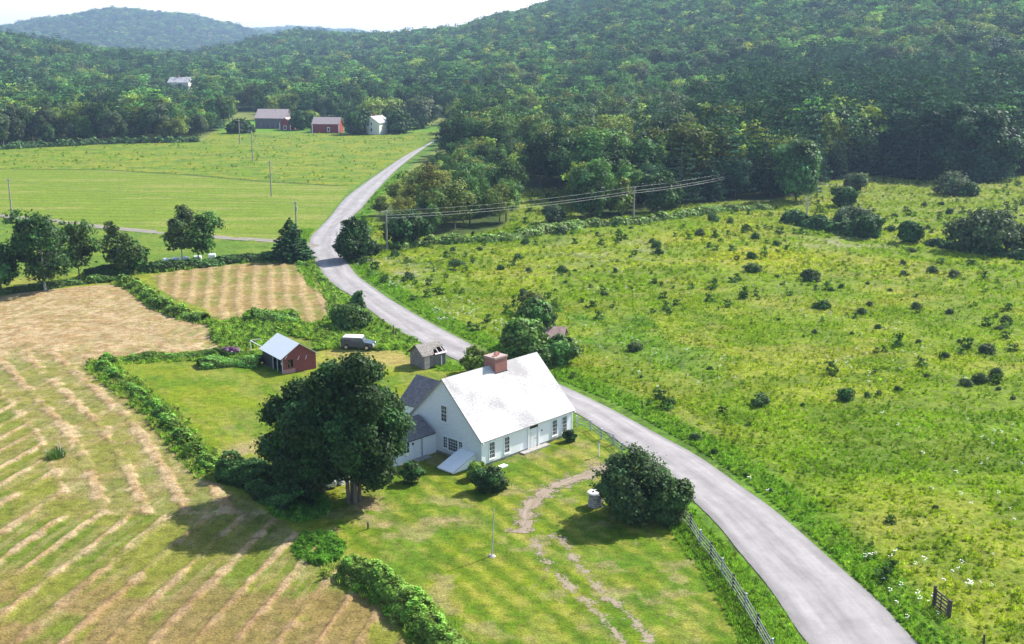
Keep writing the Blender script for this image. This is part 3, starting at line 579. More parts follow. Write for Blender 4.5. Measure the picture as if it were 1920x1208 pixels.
# ---- labels: tint, height and place make each label single out one tree
MARKS = [(508,215,'the grey barn'),(612,235,'the long red shed'),(705,228,'the white farmhouse'),(200,270,'the upper field edge'),(60,240,'the left frame woods'),(330,255,'the barn side woods'),(345,165,'the distant white house'),(800,285,'the road top'),(715,400,'the bend thicket'),(850,430,'the thicket pole'),(940,330,'the yellow-green thicket'),(1030,385,'the small clearing'),(1188,400,'the meadow-edge pole'),(1120,300,'the mid wood'),(1340,370,'the meadow wires'),(1490,350,'the pale bare tree'),(1570,330,'the pale farm track'),(1700,250,'the dark pine stand'),(1820,320,'the great dark grove'),(1300,200,'the lower hillside'),(1500,180,'the hill above pines'),(900,200,'the hill foot'),(1900,250,'the right wood edge')]
ORD = ['leftmost', 'second-from-left', 'third-from-left', 'fourth-from-left', 'fifth-from-left', 'sixth-from-left', 'seventh-from-left', 'eighth-from-left', 'ninth-from-left', 'tenth-from-left', 'eleventh-from-left', 'twelfth-from-left']
def uniq(items):
    """items: dicts with obj, px, py, a (look words). Gives every object a label of its own."""
    B = {}
    for it in items:
        m_ = min(MK, key=lambda q: (q[0]-it['px'])**2+((q[1]-it['py'])*2)**2) if (MK := it.get('marks', MARKS)) else None
        dx = it['px']-m_[0]; dy = it['py']-m_[1]
        side = ('behind' if dy < 0 else 'in front of') if abs(dy)*2 > abs(dx) else ('right of' if dx > 0 else 'left of')
        B.setdefault('%s %s %s' % (it['a'], side, m_[2]), []).append(it)
    for k, L in B.items():
        L.sort(key=lambda q: q['px'])
        for j, it in enumerate(L):
            if len(L) == 1: it['obj']['label'] = k
            else:
                w = ORD[j] if j < len(ORD) else 'last'
                it['obj']['label'] = '%s %s' % (w, k) if len(L) > 1 else k
TN = ['dark green', 'mid green', 'fresh green', 'yellow-green', 'olive gold', 'grey-green', 'blue-green']
items = []
def put_tree(name, cat, x, y, z, h, w, crown_me, trunk_me, tint_, rz, group=None, bark=None):
    e = empty(name, (x, y, z), rz); tag(e, None, cat, group)
    t_ = link('trunk', trunk_me, None, e); t_.scale = (h, h, h); c_ = link('crown', crown_me, None, e); c_.scale = (h*w, h*w, h); c_.color = (*tint_, 1)
    return e
for i in list(ordb)+list(ordc):
    i = int(i); ht = 'tall' if hh[i] > 15.5 else 'low' if hh[i] < 10.5 else 'mid-height'
    if iscon[i]:
        e = put_tree('pine_tree', 'tree', X[i], Y[i], Z[i], hh[i], wid[i]*1.0, CHI[rnd.randrange(3)], CTRK, tint[i], rnd.uniform(0, 6), 'pines and spruces in the wood')
        items.append(dict(obj=e, px=PX[i], py=PY[i]-hh[i]*ppm(Y[i])*.5, a=ht+' dark conifer'))
    else:
        v = rnd.randrange(7); e = put_tree('broadleaf_tree', 'tree', X[i], Y[i], Z[i], hh[i], wid[i]*.96, HI[v], TRK[rnd.randrange(3)], tint[i], rnd.uniform(0, 6), 'broadleaf trees of the wood')
        items.append(dict(obj=e, px=PX[i], py=PY[i]-hh[i]*ppm(Y[i])*.5, a='%s %s tree' % (ht, TN[ki[i]])))
uniq(items)
rest = np.array([i for i in range(len(X)) if vis[i] and i not in indiv])
vi = np.where(iscon[rest], RN.integers(7, 10, len(rest)), RN.integers(0, 7, len(rest))); hw = hh[rest]*wid[rest]*np.where(iscon[rest], 1.0, .93)
scatter('forest', np.stack([X[rest], Y[rest], Z[rest]-.1*hh[rest]*(D[rest] > 700)], 1), np.stack([hw, hw, hh[rest]], 1), RN.uniform(0, 6.28, len(rest)), vi, tint[rest], LO+CLO, 'dense mixed forest covering the hills behind the farm', 'forest')
print('forest', len(rest), 'individual', len(indiv))
# ---- single trees and shrubs standing clear
def solo(name, label, px, py, ytop, R, tint_, sd, nl=26, nleaf=9000, leaf=.28, gap=0, bot=.12, bark=BARK, off=(0, 0), rad=None, stems=1, group=None, cat='tree', lobe=(.28, .42), two=None):
    g = G2(px, py); h = hgt(g, ytop); r = seed(sd); e = empty(name, tuple(g)); tag(e, label, cat, group)
    zc = h*(bot+1)/2; Rz = h*(1-bot)/2
    Q, sh = lobes_crown(r, (off[0], off[1], zc), (R, R*.95, Rz), nl, nleaf, leaf, lobe, .1, gap)
    c_ = link('crown', quadmesh('crown', Q, sh, LEAF_O), None, e); c_.color = (*tint_, 1); rad = rad or h*.02
    if stems == 1: trunk_mb(RN, h, rad, h*.85, R*.8, 9).build('trunk', bark, e)
    else:
        for k in range(stems):
            a = k*2*math.pi/stems+.4; m = MB(); q = .45+rad
            m.tube([(math.cos(a)*q*.8, math.sin(a)*q*.8, -.2), (math.cos(a)*q, math.sin(a)*q, h*.25), (math.cos(a)*q*3, math.sin(a)*q*3, h*.55), (math.cos(a)*R*.5, math.sin(a)*R*.5, h*.8)], [rad*1.3, rad, rad*.6, rad*.15], 7); m.build('trunk', bark, e)
    return e
solo('maple_tree', 'great dark maple with several grey stems beside the white house', 664, 942, 678, 4.4, (.028, .058, .018), 1, 62, 80000, .17, bot=.07, off=(.2, .6), rad=.16, stems=4, bark=BARK, lobe=(.2, .33))
solo('maple_tree', 'shorter spreading dark maple left of the great maple, shading the hay field', 606, 927, 712, 4.1, (.028, .058, .018), 2, 60, 70000, .17, bot=.0, off=(-.7, .2), rad=.2, lobe=(.2, .33))
solo('spruce_tree' if 0 else 'maple_tree', 'low leafy maple bough cluster at the foot of the wing wall', 772, 905, 866, 1.1, T['mid'], 3, 9, 1800, .16, bot=.1, rad=.04)
r = seed(4); g = G(546, 488); e = empty('spruce_tree', tuple(g)); tag(e, 'broad dark spruce on the corner where the lane meets the gravel road', 'tree'); Q, sh = conifer(r, hgt(g, 410), 5.3, 20, .34, 130, .16, .02); c_ = link('crown', quadmesh('crown', Q, sh, LEAF_O), None, e); c_.color = (.032, .075, .028, 1); MB().tube([(0, 0, -.2), (0, 0, 7)], [.22, .04], 7).build('trunk', BARK, e)
solo('apple_tree', 'round dark tree leaning over the bend of the gravel road', 672, 488, 417, 4.3, T['dark'], 5, 26, 12000, .30, bot=.06, off=(-.2, 0))
solo('ash_tree', 'tall open green ash, biggest of the row along the lane', 85, 545, 387, 6.0, T['mid'], 6, 40, 12000, .30, .47, bot=.06, rad=.2, lobe=(.18, .3), bark=BARKL)
solo('ash_tree', 'green tree cut by the left frame beyond the hay field', 2, 545, 448, 4.0, T['mid'], 7, 26, 9000, .32, .34, bot=.1, rad=.15)
solo('ash_tree', 'narrow tree just right of the tall open ash', 150, 528, 415, 3.4, (.06, .10, .03), 8, 24, 7500, .28, .42, bot=.15, rad=.12)
solo('birch_tree', 'birch with pale trunk showing in the middle of the row', 224, 515, 420, 2.9, (.07, .10, .03), 9, 24, 7000, .26, .42, bot=.1, rad=.12, bark=BARKL)
solo('birch_tree', 'low rounded tree leaning against the middle birch', 258, 512, 455, 2.3, (.06, .11, .03), 10, 16, 4000, .28, .3, bot=.05, rad=.1)
solo('birch_tree', 'tallest slim birch with white stem beside the wrapped bales', 342, 498, 378, 2.6, (.055, .08, .03), 11, 24, 7500, .25, .4, bot=.1, rad=.13, bark=BARKL)
solo('ash_tree', 'rounded open tree sharing its foot with the slim birch', 373, 494, 402, 3.6, (.055, .11, .03), 12, 24, 7500, .28, .38, bot=.15, rad=.12, off=(.6, 0))
solo('walnut_tree', 'leafy green tree directly behind the brick chimney, across the road', 975, 668, 606, 3.2, (.09, .15, .035), 13, 24, 9000, .30, .3, bot=.15, rad=.12)
solo('walnut_tree', 'taller tree in the clump across the road, over the rusty roof', 1010, 645, 572, 2.6, (.07, .13, .035), 14, 24, 9000, .30, .3, bot=.15, rad=.12)
solo('walnut_tree', 'outermost tree of the clump across the road behind the roof', 1048, 682, 636, 2.2, (.07, .13, .035), 15, 20, 7000, .28, .25, bot=.05, rad=.1)
solo('sumac_bush', 'bright sumac bush peeking over the far corner of the white roof', 1010, 692, 650, 1.9, T['bright'], 16, 16, 4500, .24, bot=.02, rad=.06, cat='shrub')
solo('sumac_bush', 'olive bush at the back of the roadside clump', 1000, 592, 555, 2.6, (.09, .10, .03), 17, 16, 4200, .24, .3, bot=.02, rad=.06, cat='shrub')
solo('lilac_bush', 'yellow-green lilac standing between chimney and gravel road', 893, 700, 652, 1.9, (.11, .14, .03), 18, 20, 6000, .18, .25, bot=.03, rad=.05, cat='shrub')
solo('sumac_bush', 'small round sumac against the road edge above the parked car', 671, 590, 546, 1.4, T['mid'], 19, 12, 3600, .2, bot=.05, rad=.05, cat='shrub')
solo('sumac_bush', 'wide bright sumac below the small round one, above the car', 655, 618, 578, 3.0, T['bright'], 20, 22, 8500, .22, .25, bot=.0, rad=.05, cat='shrub')
solo('lilac_bush', 'big dark lilac bush hiding the road beside the driveway', 1190, 970, 846, 3.7, (.05, .085, .035), 21, 46, 38000, .14, .36, bot=.0, rad=.1, cat='shrub', lobe=(.16, .34))
solo('lilac_bush', 'shoulder of the dark lilac nearest the rail fence', 1258, 980, 905, 1.7, (.055, .10, .03), 22, 22, 15000, .14, bot=.0, rad=.06, cat='shrub')
solo('spirea_bush', 'fresh green bush in front of the gable corner', 893, 898, 866, .95, (.10, .14, .03), 23, 12, 4500, .12, bot=.02, rad=.03, cat='shrub')
solo('spirea_bush', 'dark mounded bush on the lawn below the gable corner', 926, 920, 880, 1.6, (.04, .075, .028), 24, 18, 9000, .12, bot=.0, rad=.03, cat='shrub', off=(-.3, 0))
solo('boxwood_bush', 'small clipped round bush at the far front corner of the white house', 1067, 828, 806, .72, (.04, .075, .028), 25, 9, 3000, .09, bot=.0, rad=.02, cat='shrub')
solo('elm_tree', 'green tree standing out in front of the wood by the pale bare tree', 1492, 378, 275, 6.5, (.06, .12, .045), 26, 30, 9000, .5, .2, bot=.08, rad=.25)
solo('hawthorn_tree', 'spreading grey-green thorn tree in the far right meadow', 1842, 472, 400, 6.5, (.065, .09, .045), 27, 28, 9000, .38, .3, bot=.04, rad=.14)
solo('hawthorn_tree', 'low thorn tree cut by the right frame at the meadow hedge', 1915, 474, 428, 3.6, (.06, .08, .04), 28, 18, 4000, .36, .2, bot=.02, rad=.1)
solo('maple_tree', 'huge dark rounded maple at the wood edge on the right', 1800, 335, 196, 13, (.030, .062, .030), 29, 46, 24000, .62, bot=.02, rad=.4, lobe=(.22, .34))
solo('maple_tree', 'dark rounded maple adjoining the huge one on its left', 1735, 328, 232, 8.5, (.028, .055, .030), 30, 30, 12000, .6, bot=.02, rad=.3)
solo('maple_tree', 'dark green maple filling the gap right of the huge one', 1868, 335, 228, 8, (.032, .065, .030), 31, 30, 12000, .6, bot=.02, rad=.3)
for px, py, yt, R, tn_, lb in [(1786,366,330,5.2,'grey','wide grey-green shrub tree below the great dark maples'),(1815,368,348,3.2,'mid','small tree beside the wide grey-green shrub tree'),(1603,360,324,3.2,'grey','grey-green sapling right of the pale farm track'),(1582,388,356,3.6,'mid','round tree between the pale bare tree and the sapling'),(1597,430,392,4.2,'grey','bushy willow at the end of the dark hedge'),(1624,446,408,3.4,'mid','rounded bush tree below the bushy willow'),(1703,456,416,2.6,'mid','upright bush alone right of the bushy willow'),(1680,330,285,4.2,'yellow','pale yellow-green tree before the dark pines'),(1105,412,318,4.6,'mid','tall open tree at the near side of the small clearing'),(1165,404,340,3.4,'yellow','yellow-green tree left of the meadow-edge pole'),(1228,398,318,4.8,'mid','leafy tree just right of the meadow-edge pole'),(1260,392,350,3.2,'dark','dark bush tree right of the meadow-edge pole'),(1040,420,385,2.4,'grey','small grey shrub at the mouth of the clearing'),(673,252,214,7.5,'dark','dark blue-green tree hiding the farmhouse connector'),(748,250,217,8.5,'dark','dark spreading tree right of the white farmhouse'),(716,249,236,3,'dark','dark bush under the white farmhouse wall'),(597,247,236,3.4,'dark','round dark bush against the long red shed'),(566,244,206,5.5,'mid','tree with a leaning pale trunk between the red sheds'),(582,240,207,5,'lime','lime-green tree behind the long red shed'),(704,232,190,11,'lime','pale yellow willow crown behind the white farmhouse'),(738,232,188,9,'yellow','yellow-green willow right of the pale one'),(790,240,184,11,'grey','pale grey willow at the head of the gravel road'),(450,250,236,7,'dark','low dark bush by the poles left of the grey barn'),(762,462,404,5,'dark','round dark bush behind the roadside utility pole')]:
    solo('farm_tree' if px < 820 else 'small_tree', lb, px, py, yt, R, T[tn_], px, 22, 5200, .34 if py > 300 else .75, .2, bot=.04, rad=.14)
g = G2(607, 243); e = put_tree('spruce_tree', 'tree', *g, hgt(g, 205), 1.1, CHI[0], CTRK, (.03, .06, .05), 1); e['label'] = 'pointed blue spruce behind the long red shed'
# dead tree
g = G(1512, 408); m = MB(); e = empty('dead_tree', tuple(g)); tag(e, 'pale bare dead tree at the meadow hedge', 'tree'); m.tube([(0, 0, -.2), (.1, 0, 2.5), (-.1, 0, 5.6)], [.22, .15, .03], 6); m.build('trunk', BARKL, e)
for k in range(11):
    a = k*2.4; z = 1.4+k*.36; MB().tube([(0, 0, z), (math.cos(a)*.8, math.sin(a)*.8, z+.7), (math.cos(a)*1.5, math.sin(a)*1.5, z+1.7)], [.07, .05, .015], 4).build('branch', BARKL, e)
# ---- meadow shrubs
SH = []
for i in range(5):
    Q, sh = lobes_crown(seed(300+i), (0, 0, .42), (.95, .8, .46), 11, 2200, .075, (.2, .55), .1, 0); SH.append(quadmesh('foliage', Q, sh, LEAF_O))
SPOT = [(1300+a/2.626, 240+b/2.626, c/2.626) for a, b, c in [(30,520,30),(95,445,35),(180,460,25),(310,535,33),(410,567,30),(290,630,38),(290,685,57),(575,725,60),(410,730,18),(680,795,25),(728,778,22),(640,870,48),(835,903,32),(420,945,14),(865,868,22),(595,1008,18),(780,1010,14),(543,1028,14),(1178,698,35),(1285,715,42),(1100,880,30),(1262,905,32),(1540,938,32),(1440,1090,45),(975,495,35),(740,340,44),(1138,380,23),(1222,372,25),(1262,415,28),(990,430,20),(1155,490,20),(1070,600,28),(1030,665,22),(1035,718,28),(860,765,15),(970,800,14),(1025,848,13),(1310,1050,18),(1105,1055,20),(1240,1125,28),(1500,985,22),(910,980,22),(1360,880,12),(1620,380,15),(1615,430,12)]]
SPOT += [(680+a/2.626, 240+b/2.626, c/2.626) for a, b, c in [(225,733,40),(455,660,45),(677,688,30),(765,632,35),(820,703,25),(985,698,38),(1045,703,18),(1130,683,15),(635,615,15),(575,592,25),(800,560,28),(445,600,20),(1425,555,22),(1450,578,30),(1455,610,32),(1245,705,20),(1185,815,25),(1315,635,14),(790,810,35),(950,800,15),(1100,880,14),(1000,760,15),(1250,475,28),(1320,490,15),(970,505,45),(515,550,15),(160,620,30)]]
SPOT += [(1100+a/2.3415, 640+b/2.3415, c/2.3415) for a, b, c in [(760,255,62),(1145,235,50),(1365,210,28),(1755,38,42),(1575,65,22),(1490,155,18),(1660,178,40),(1730,165,45),(1795,140,42),(375,265,28),(240,158,10),(950,282,15),(1530,728,20),(540,120,18),(1230,232,22),(1280,230,22),(1810,210,18),(1870,250,18),(480,420,34),(210,25,40),(560,490,22),(800,655,18),(700,590,16)]]
MMK = [(1205,760,'the lone fence post over the road'),(1412,750,'the middle of the near meadow'),(1590,745,'the lower right meadow'),(1850,700,'the far right meadow patch'),(1400,495,'the yellow grass'),(1520,510,'the centre of the meadow'),(1745,510,'the thorn tree'),(1600,420,'the dark hedge'),(1320,440,'the meadow wires'),(1190,410,'the meadow-edge pole'),(1000,480,'the pale flower patch'),(800,500,'the roadside pole'),(1100,590,'the bright green wet patch'),(1540,580,'the right of the meadow'),(1720,590,'the right frame slope'),(1780,390,'the grey-green shrub tree'),(1300,880,'the gravel road verge')]
items = []; bpy_sh = 0
for i, (px, py, w) in enumerate(SPOT):
    g = G2(px, py+w*.45); R = max(w*.95/ppm(g[1]), .35); e = link('meadow_shrub', SH[i % 5], None); e.location = g-np.array([0, 0, R*.12]); e.scale = (R*rnd.uniform(.85, 1.2), R*rnd.uniform(.8, 1.1), R*rnd.uniform(.85, 1.25)); e.rotation_euler = (0, 0, i*1.7)
    t0 = (.042, .085, .024) if i % 3 else (.055, .095, .03)
    if px > 1690 or i % 7 == 0: t0 = (.06, .085, .035)
    e.color = (*t0, 1); tag(e, None, 'shrub', 'shrubs scattered over the meadow'); sz = 'large' if R > 1.7 else 'small' if R < .8 else 'medium'
    items.append(dict(obj=e, px=px, py=py, a='%s %s shrub' % (sz, 'dark' if t0[0] < .05 else 'grey-green' if t0[2] > .031 else 'green'), marks=MMK))
uniq(items)
# ---- hedges
def hedge(name, label, pts, w, h, tint_, n, leaf, sd, hv=.35, flat=True, cat='hedge'):
    r = seed(sd); C = resample(smooth_line(poly(pts)), 400); k = r.integers(0, 400, n); tt = np.gradient(C, axis=0); tt /= np.linalg.norm(tt, axis=1)[:, None]; nr = np.stack([-tt[:, 1], tt[:, 0]], 1)
    s = k/400; L = np.linalg.norm(np.diff(C, axis=0), axis=1).sum(); hh_ = h*(1-hv+2*hv*vn(s*L/1.8, s*0+sd, sd)); ww = w*(1-hv*.6+1.2*hv*vn(s*L/2.3, s*0+sd, sd+5))
    a = r.uniform(0, math.pi, n); rad = r.uniform(.72, 1.05, n)**.6; ox = np.cos(a)*ww/2*rad; oz = np.sin(a)**.8*hh_*rad
    lump = fbm(C[k, 0]+ox*2, C[k, 1]+oz*2, .9, 2, sd)-.5; oz = np.maximum(oz+lump*.5*h*np.sin(a), .02)
    P = np.c_[C[k]+nr[k]*ox[:, None]+r.normal(size=(n, 2))*.08, oz]; Nn = np.c_[nr[k]*np.cos(a)[:, None], np.sin(a)+.2]
    Q = leaves(P, Nn, leaf, r); sh = np.clip(.45+lump*1.6+r.uniform(-.3, .3, n), 0, 1); o0 = P.mean(0); o0[2] = 0
    o = link(name, quadmesh(name, Q-o0, sh, LEAF_O), None); o.location = o0; o.color = (*tint_, 1); return tag(o, label, cat)
hedge('hedge', 'overgrown hedge curving round the back lawn beside the hay field', HEDGE[2:], 1.6, .95, (.10, .17, .03), 46000, .12, 1, .6)
hedge('hedge', 'dark thick end of the lawn hedge under the maples', [(560,962),(525,938),(495,915),(462,900),(425,893)], 3.4, 1.9, (.035, .07, .02), 16000, .14, 2)
hedge('hedge', 'thick bright rose hedge running down to the bottom edge', [(655,1072),(690,1090),(725,1112),(760,1140),(795,1172),(830,1210),(860,1250)], 2.5, 1.6, (.11, .175, .03), 42000, .12, 3, .3)
hedge('hedge', 'leafy strip dividing the two hay fields', [(232,532),(262,545),(292,568),(335,590),(385,604)], 2.6, 1.1, (.12, .18, .035), 12000, .2, 4, .6)
hedge('hedge', 'dark brush along the far side of the big hay field', [(-60,562),(0,552),(60,545),(130,535),(200,528),(255,530)], 2.2, 1.0, (.06, .10, .025), 9000, .24, 5)
hedge('hedge', 'dark brush line under the birches above the small hay field', [(160,520),(250,512),(320,506),(400,498),(460,491),(520,489)], 3.2, 1.5, (.04, .075, .022), 9000, .26, 6)
hedge('hedge', 'dark briar hedge slanting across the upper meadow', [(1475,415),(1500,420),(1530,427),(1560,434),(1590,440),(1612,446)], 4.6, 2.6, (.04, .075, .025), 5200, .38, 7)
hedge('hedge', 'low dark briar line left of the thorn tree', [(1742,460),(1770,464),(1800,470),(1850,478),(1920,486),(1990,492)], 3.0, 1.4, (.035, .065, .025), 5200, .34, 8)
hedge('hedge', 'brushy meadow edge in front of the thicket and the pole', [(745,470),(800,458),(880,455),(950,450),(1020,438),(1100,425),(1180,420),(1260,410),(1340,398),(1440,392)], 4.0, 1.4, (.11, .16, .04), 12000, .34, 9, .6)
hedge('hedge', 'green brush strip beside the small hay field and the road', [(560,497),(585,500),(603,522),(622,548),(632,575),(628,600)], 1.2, .7, (.11, .17, .03), 9000, .18, 10)
hedge('hedge', 'dark brush in front of the woods beyond the upper field', [(-60,284),(60,277),(130,274),(200,270),(300,268),(372,266)], 5, 2.2, (.045, .08, .03), 4200, .6, 11, .6)
hedge('hedge', 'bushy garden bed with flowers left of the red shed', [(375,688),(410,684),(450,682),(490,684)], 3.6, 1.0, (.085, .15, .03), 12000, .15, 12)
hedge('hedge', 'brush mound between the small hay field and the weeds', [(476,606),(500,604),(530,604),(556,602)], 4.2, 1.7, (.10, .17, .035), 9000, .2, 13)
# ---- grasses and weeds (nobody could count them)
def tuft(sd, n, h, w, lean=.35):
    r = seed(sd); a = r.uniform(0, 6.28, n); rr_ = r.uniform(0, 1, n)**.7*w; B = np.stack([np.cos(a)*rr_, np.sin(a)*rr_, np.full(n, -.03)], 1); d = np.stack([np.cos(a)*lean, np.sin(a)*lean, np.ones(n)], 1)+r.normal(size=(n, 3))*.2; d = unit(d)
    L = h*r.uniform(.5, 1.1, n)[:, None]; s = np.stack([-np.sin(a), np.cos(a), a*0], 1)*r.uniform(.03, .06, n)[:, None]
    tip = B+d*L; midp = B+d*L*.55; Q = np.stack([B-s*.6, B+s*.6, midp+s*1.2+d*L*.3, tip-s*.1], 1); return Q, r.uniform(.3, .8, n)
TF = [quadmesh('grass_tuft', *tuft(400+i, 26, .5, .32), BLADE_I) for i in range(3)]
for i in range(2):
    Q, sh = lobes_crown(seed(420+i), (0, 0, .3), (.42, .42, .34), 8, 330, .065, (.3, .5), .1); TF.append(quadmesh('leafy_weed', Q, sh, BLADE_I))
def spread(name, label, cat, cond, box, dens, smin, smax, tints, bias=.5, nmax=60000, use=(0, 1, 2, 3, 4), mul=1.0):
    x0, x1, y0, y1 = box; n = int((x1-x0)*(y1-y0)*dens); x = RN.uniform(x0, x1, n); y = RN.uniform(y0, y1, n); px, py = proj(x, y, 0*x); k = (px > -60) & (px < 1990) & (py < 1290); x, y, px, py = x[k], y[k], px[k], py[k]
    k = cond(x, y, px, py) & (dline(ROADC[::4], x, y) > 3.9); x, y = x[k][:nmax], y[k][:nmax]; z = H(x, y)
    col = ground_colour(x, y, z)[0] if tints is None else np.array(tints)[RN.integers(0, len(tints), len(x))]
    col = col*np.exp(RN.normal(0, .17, (len(x), 1)))*mul; s = RN.uniform(smin, smax, len(x)); zz = s*RN.uniform(.7, 1.3, len(x))
    o = scatter(name, np.stack([x, y, z], 1), np.stack([s, s, zz], 1), RN.uniform(0, 6.28, len(x)), np.array(use)[RN.integers(0, len(use), len(x))], col, TF, label, cat); print(name, len(x)); return o
P_HDL = [smooth_line(poly(HEDGE[2:]), 4), smooth_line(poly([(232,532),(262,545),(292,568),(335,590),(385,604)]), 4), smooth_line(poly([(655,1072),(725,1112),(795,1172),(860,1250)]), 4), smooth_line(poly([(160,520),(320,506),(460,491),(520,489)]), 4)]
drd = lambda x, y: dline(ROADC[::4], x, y)
def mead(x, y, px, py):
    f = np.minimum(sdf(P_F2, x, y), -sdf(P_CLR, x, y)); L = sdf(P_LAWN, x, y) < 0
    rightside = np.interp(y, ROADC[:, 1][:380], ROADC[:, 0][:380]) < x
    return rightside & (f < 0) & L & (RN.uniform(size=len(x)) < .25+1.5*np.clip(fbm(x, y, 7, 3, 91)-.32, 0, 1)+.5*(sdf(P_TALL, x, y) > 0))
spread('meadow_grass', 'rough tufted grass and weeds over the near meadow', 'grass', mead, (-40, 90, 66, 190), 9, .28, .62, None, nmax=90000, use=(0, 1, 2, 0, 1, 3))
spread('meadow_grass', 'rough tufted grass and weeds over the far meadow', 'grass', mead, (-45, 190, 190, 390), 2.4, .5, 1.05, None, use=(0, 1, 2, 0, 1, 4))
def weed(x, y, px, py): return (sdf(P_WEED, x, y) > -.5)
def clumps(x, y, px, py):
    f = np.minimum(sdf(P_F2, x, y), -sdf(P_CLR, x, y)); rs = np.interp(y, ROADC[:, 1][:380], ROADC[:, 0][:380])+5 < x
    return rs & (f < 0) & (sdf(P_LAWN, x, y) < 0) & (RN.uniform(size=len(x)) < np.clip((fbm(x, y, 16, 3, 131)-.42)*4, .03, 1)*np.where(y > 150, 1, .35))
spread('meadow_weeds', 'dark weed clumps speckling the meadow', 'weeds', clumps, (-40, 165, 80, 385), .045, .8, 2.4, [(.03,.055,.018),(.045,.07,.025),(.04,.075,.02)], use=(3, 4))
spread('tall_weeds', 'rank green weeds behind the red shed and the parked car', 'weeds', weed, (-75, -5, 135, 235), 9, .8, 1.6, [(.12,.18,.035),(.09,.15,.03),(.15,.20,.04)], use=(0, 1, 2, 3, 0, 1))
def verge(x, y, px, py):
    d = drd(x, y); return (d < 7.2) & (d > 3.9) & ((RN.uniform(size=len(x)) < .8)) & (sdf(P_LAWN, x, y) < .2) & (y < 260)
spread('verge_grass', 'lush green grass along the gravel road edges', 'grass', verge, (-60, 45, 62, 260), 12, .32, .66, [(.10,.165,.022),(.13,.19,.028),(.085,.15,.022)], use=(0, 1, 2, 1, 0, 3))
P_FEN = smooth_line(poly([(1290,992),(1333,1046),(1375,1108),(1421,1184),(1470,1270)]), 6)
def fenceside(x, y, px, py): return (dline(P_FEN, x, y) < 1.6) & (x > 12)
spread('verge_grass', 'unmown grass under the rail fence', 'grass', fenceside, (8, 30, 60, 100), 12, .4, .75, [(.08,.14,.02),(.10,.16,.024)], use=(0, 1, 2))
def under(x, y, px, py): return (((px-598)/48)**2+((py-1030)/30)**2 < 1) | (((px-560)/60)**2+((py-950)/28)**2 < 1)
spread('tall_weeds', 'bright weeds at the end of the rose hedge and under the maples', 'weeds', under, (-40, 0, 78, 105), 10, .5, 1.0, [(.08,.16,.025),(.06,.12,.025)])
def hside(x, y, px, py): return np.minimum(np.minimum(dline(P_HDL[0], x, y), dline(P_HDL[1], x, y)), np.minimum(dline(P_HDL[2], x, y), dline(P_HDL[3], x, y))) < 1.9
spread('hedge_bank_grass', 'long grass and weeds growing out along the hedge banks', 'grass', hside, (-110, 5, 64, 235), 4.5, .5, 1.25, [(.10,.165,.025),(.13,.18,.035),(.15,.165,.05)], use=(0, 1, 2, 3))
def uprough(x, y, px, py): return (sdf(P_UPR, x, y) > 0) & (fbm(x, y*2.4, 9, 3, 21) > .52)
spread('field_grass', 'tussocky grass in the upper field before the farm', 'grass', uprough, (-260, -20, 330, 580), .12, .6, 1.2, None, use=(0, 1, 2, 4), mul=1.0)
# small white wildflowers
m = MB()
for k in range(5):
    a = k*1.3; x = math.cos(a)*.22; y = math.sin(a)*.22; z = .55+.08*k; m.tube([(x, y, z), (x, y, z+.02)], [.09, .09], 6); m.tube([(x*.3, y*.3, 0), (x, y, z)], [.008, .006], 3)
fm = m.mesh('flower'); fm.materials.append(plain('flower_white', (.75, .76, .68), .8, .1))
x = RN.uniform(-35, 60, 90000); y = RN.uniform(66, 220, 90000); px, py = proj(x, y, 0*x); d = drd(x, y); k = (d > 4.2) & (px < 1990) & (py < 1250) & (px > 0) & (sdf(P_LAWN, x, y) < -1) & (np.interp(y, ROADC[:, 1][:380], ROADC[:, 0][:380]) < x) & (fbm(x, y, 9, 2, 95) > .56) & (RN.uniform(size=90000) < np.where(d < 14, .05, .012)); x, y = x[k], y[k]; n = len(x)
scatter('wildflowers', np.stack([x, y, 0*x], 1), np.stack([RN.uniform(.35, .75, n)]*3, 1), RN.uniform(0, 6, n), np.zeros(n), np.ones((n, 3)), [fm], 'tiny white wildflowers dotted along the road and meadow', 'wildflowers')
# pink flowers on their bush
for (px, py, nm, lab) in ((424, 657, 'pink_flowers', 'left half of the pink flower clump in the garden bed'), (440, 657, 'pink_flowers', 'right half of the pink flower clump by the red shed')):
    r = seed(px); g = G(px, py+12); g[2] = .9; Q, sh = lobes_crown(r, (0, 0, .3), (.75, .5, .45), 8, 900, .09, (.35, .5), .1); o = link('phlox_clump', quadmesh('phlox_clump', Q, sh, LEAF_O), None); o.location = g; o.location.z = .55; o.color = (.30, .15, .30, 1); tag(o, lab, 'flowers', 'pink phlox by the red shed')
# ================================================================== BUILDINGS AND THINGS
WPAINT = boards('paint_white_sun_lifted', (.88,.88,.89), (.62,.60,.58), .22, .14, thr=.66, patch=1.5)  # clean white paint, lifted to stand in for sun grazing the front
WOLD = boards('paint_white_worn', (.80,.81,.84), (.42,.41,.41), .4, .14, thr=.60, patch=2.6)
TRIM = plain('trim_white', (.80,.80,.79), .5, .04); GLASS = plain('window_glass', (.018,.022,.03), .12, .3, 2, spec=.6)
ROOFW = shingles('shingle_whitened', (.56,.55,.55), (.49,.48,.48), (.30,.28,.28), .3, .2, (.30,.285,.28), wthr=.5)
ROOFG = shingles('shingle_slate_grey', (.17,.155,.16), (.25,.23,.235), (.05,.05,.06), .32, .26)
ROOFF = shingles('shingle_pinkish', (.42,.33,.31), (.50,.40,.38), (.26,.21,.20), .5, .5, (.30,.26,.25))
BRICK = shingles('brick_red', (.26,.06,.045), (.34,.09,.07), (.46,.32,.28), .22, .075)
STONE = plain('stone_grey', (.30,.28,.25), .9, .4, 5); WOODG = boards('board_silver', (.24,.205,.21), (.12,.10,.10), .8, .16, thr=.5, patch=3)
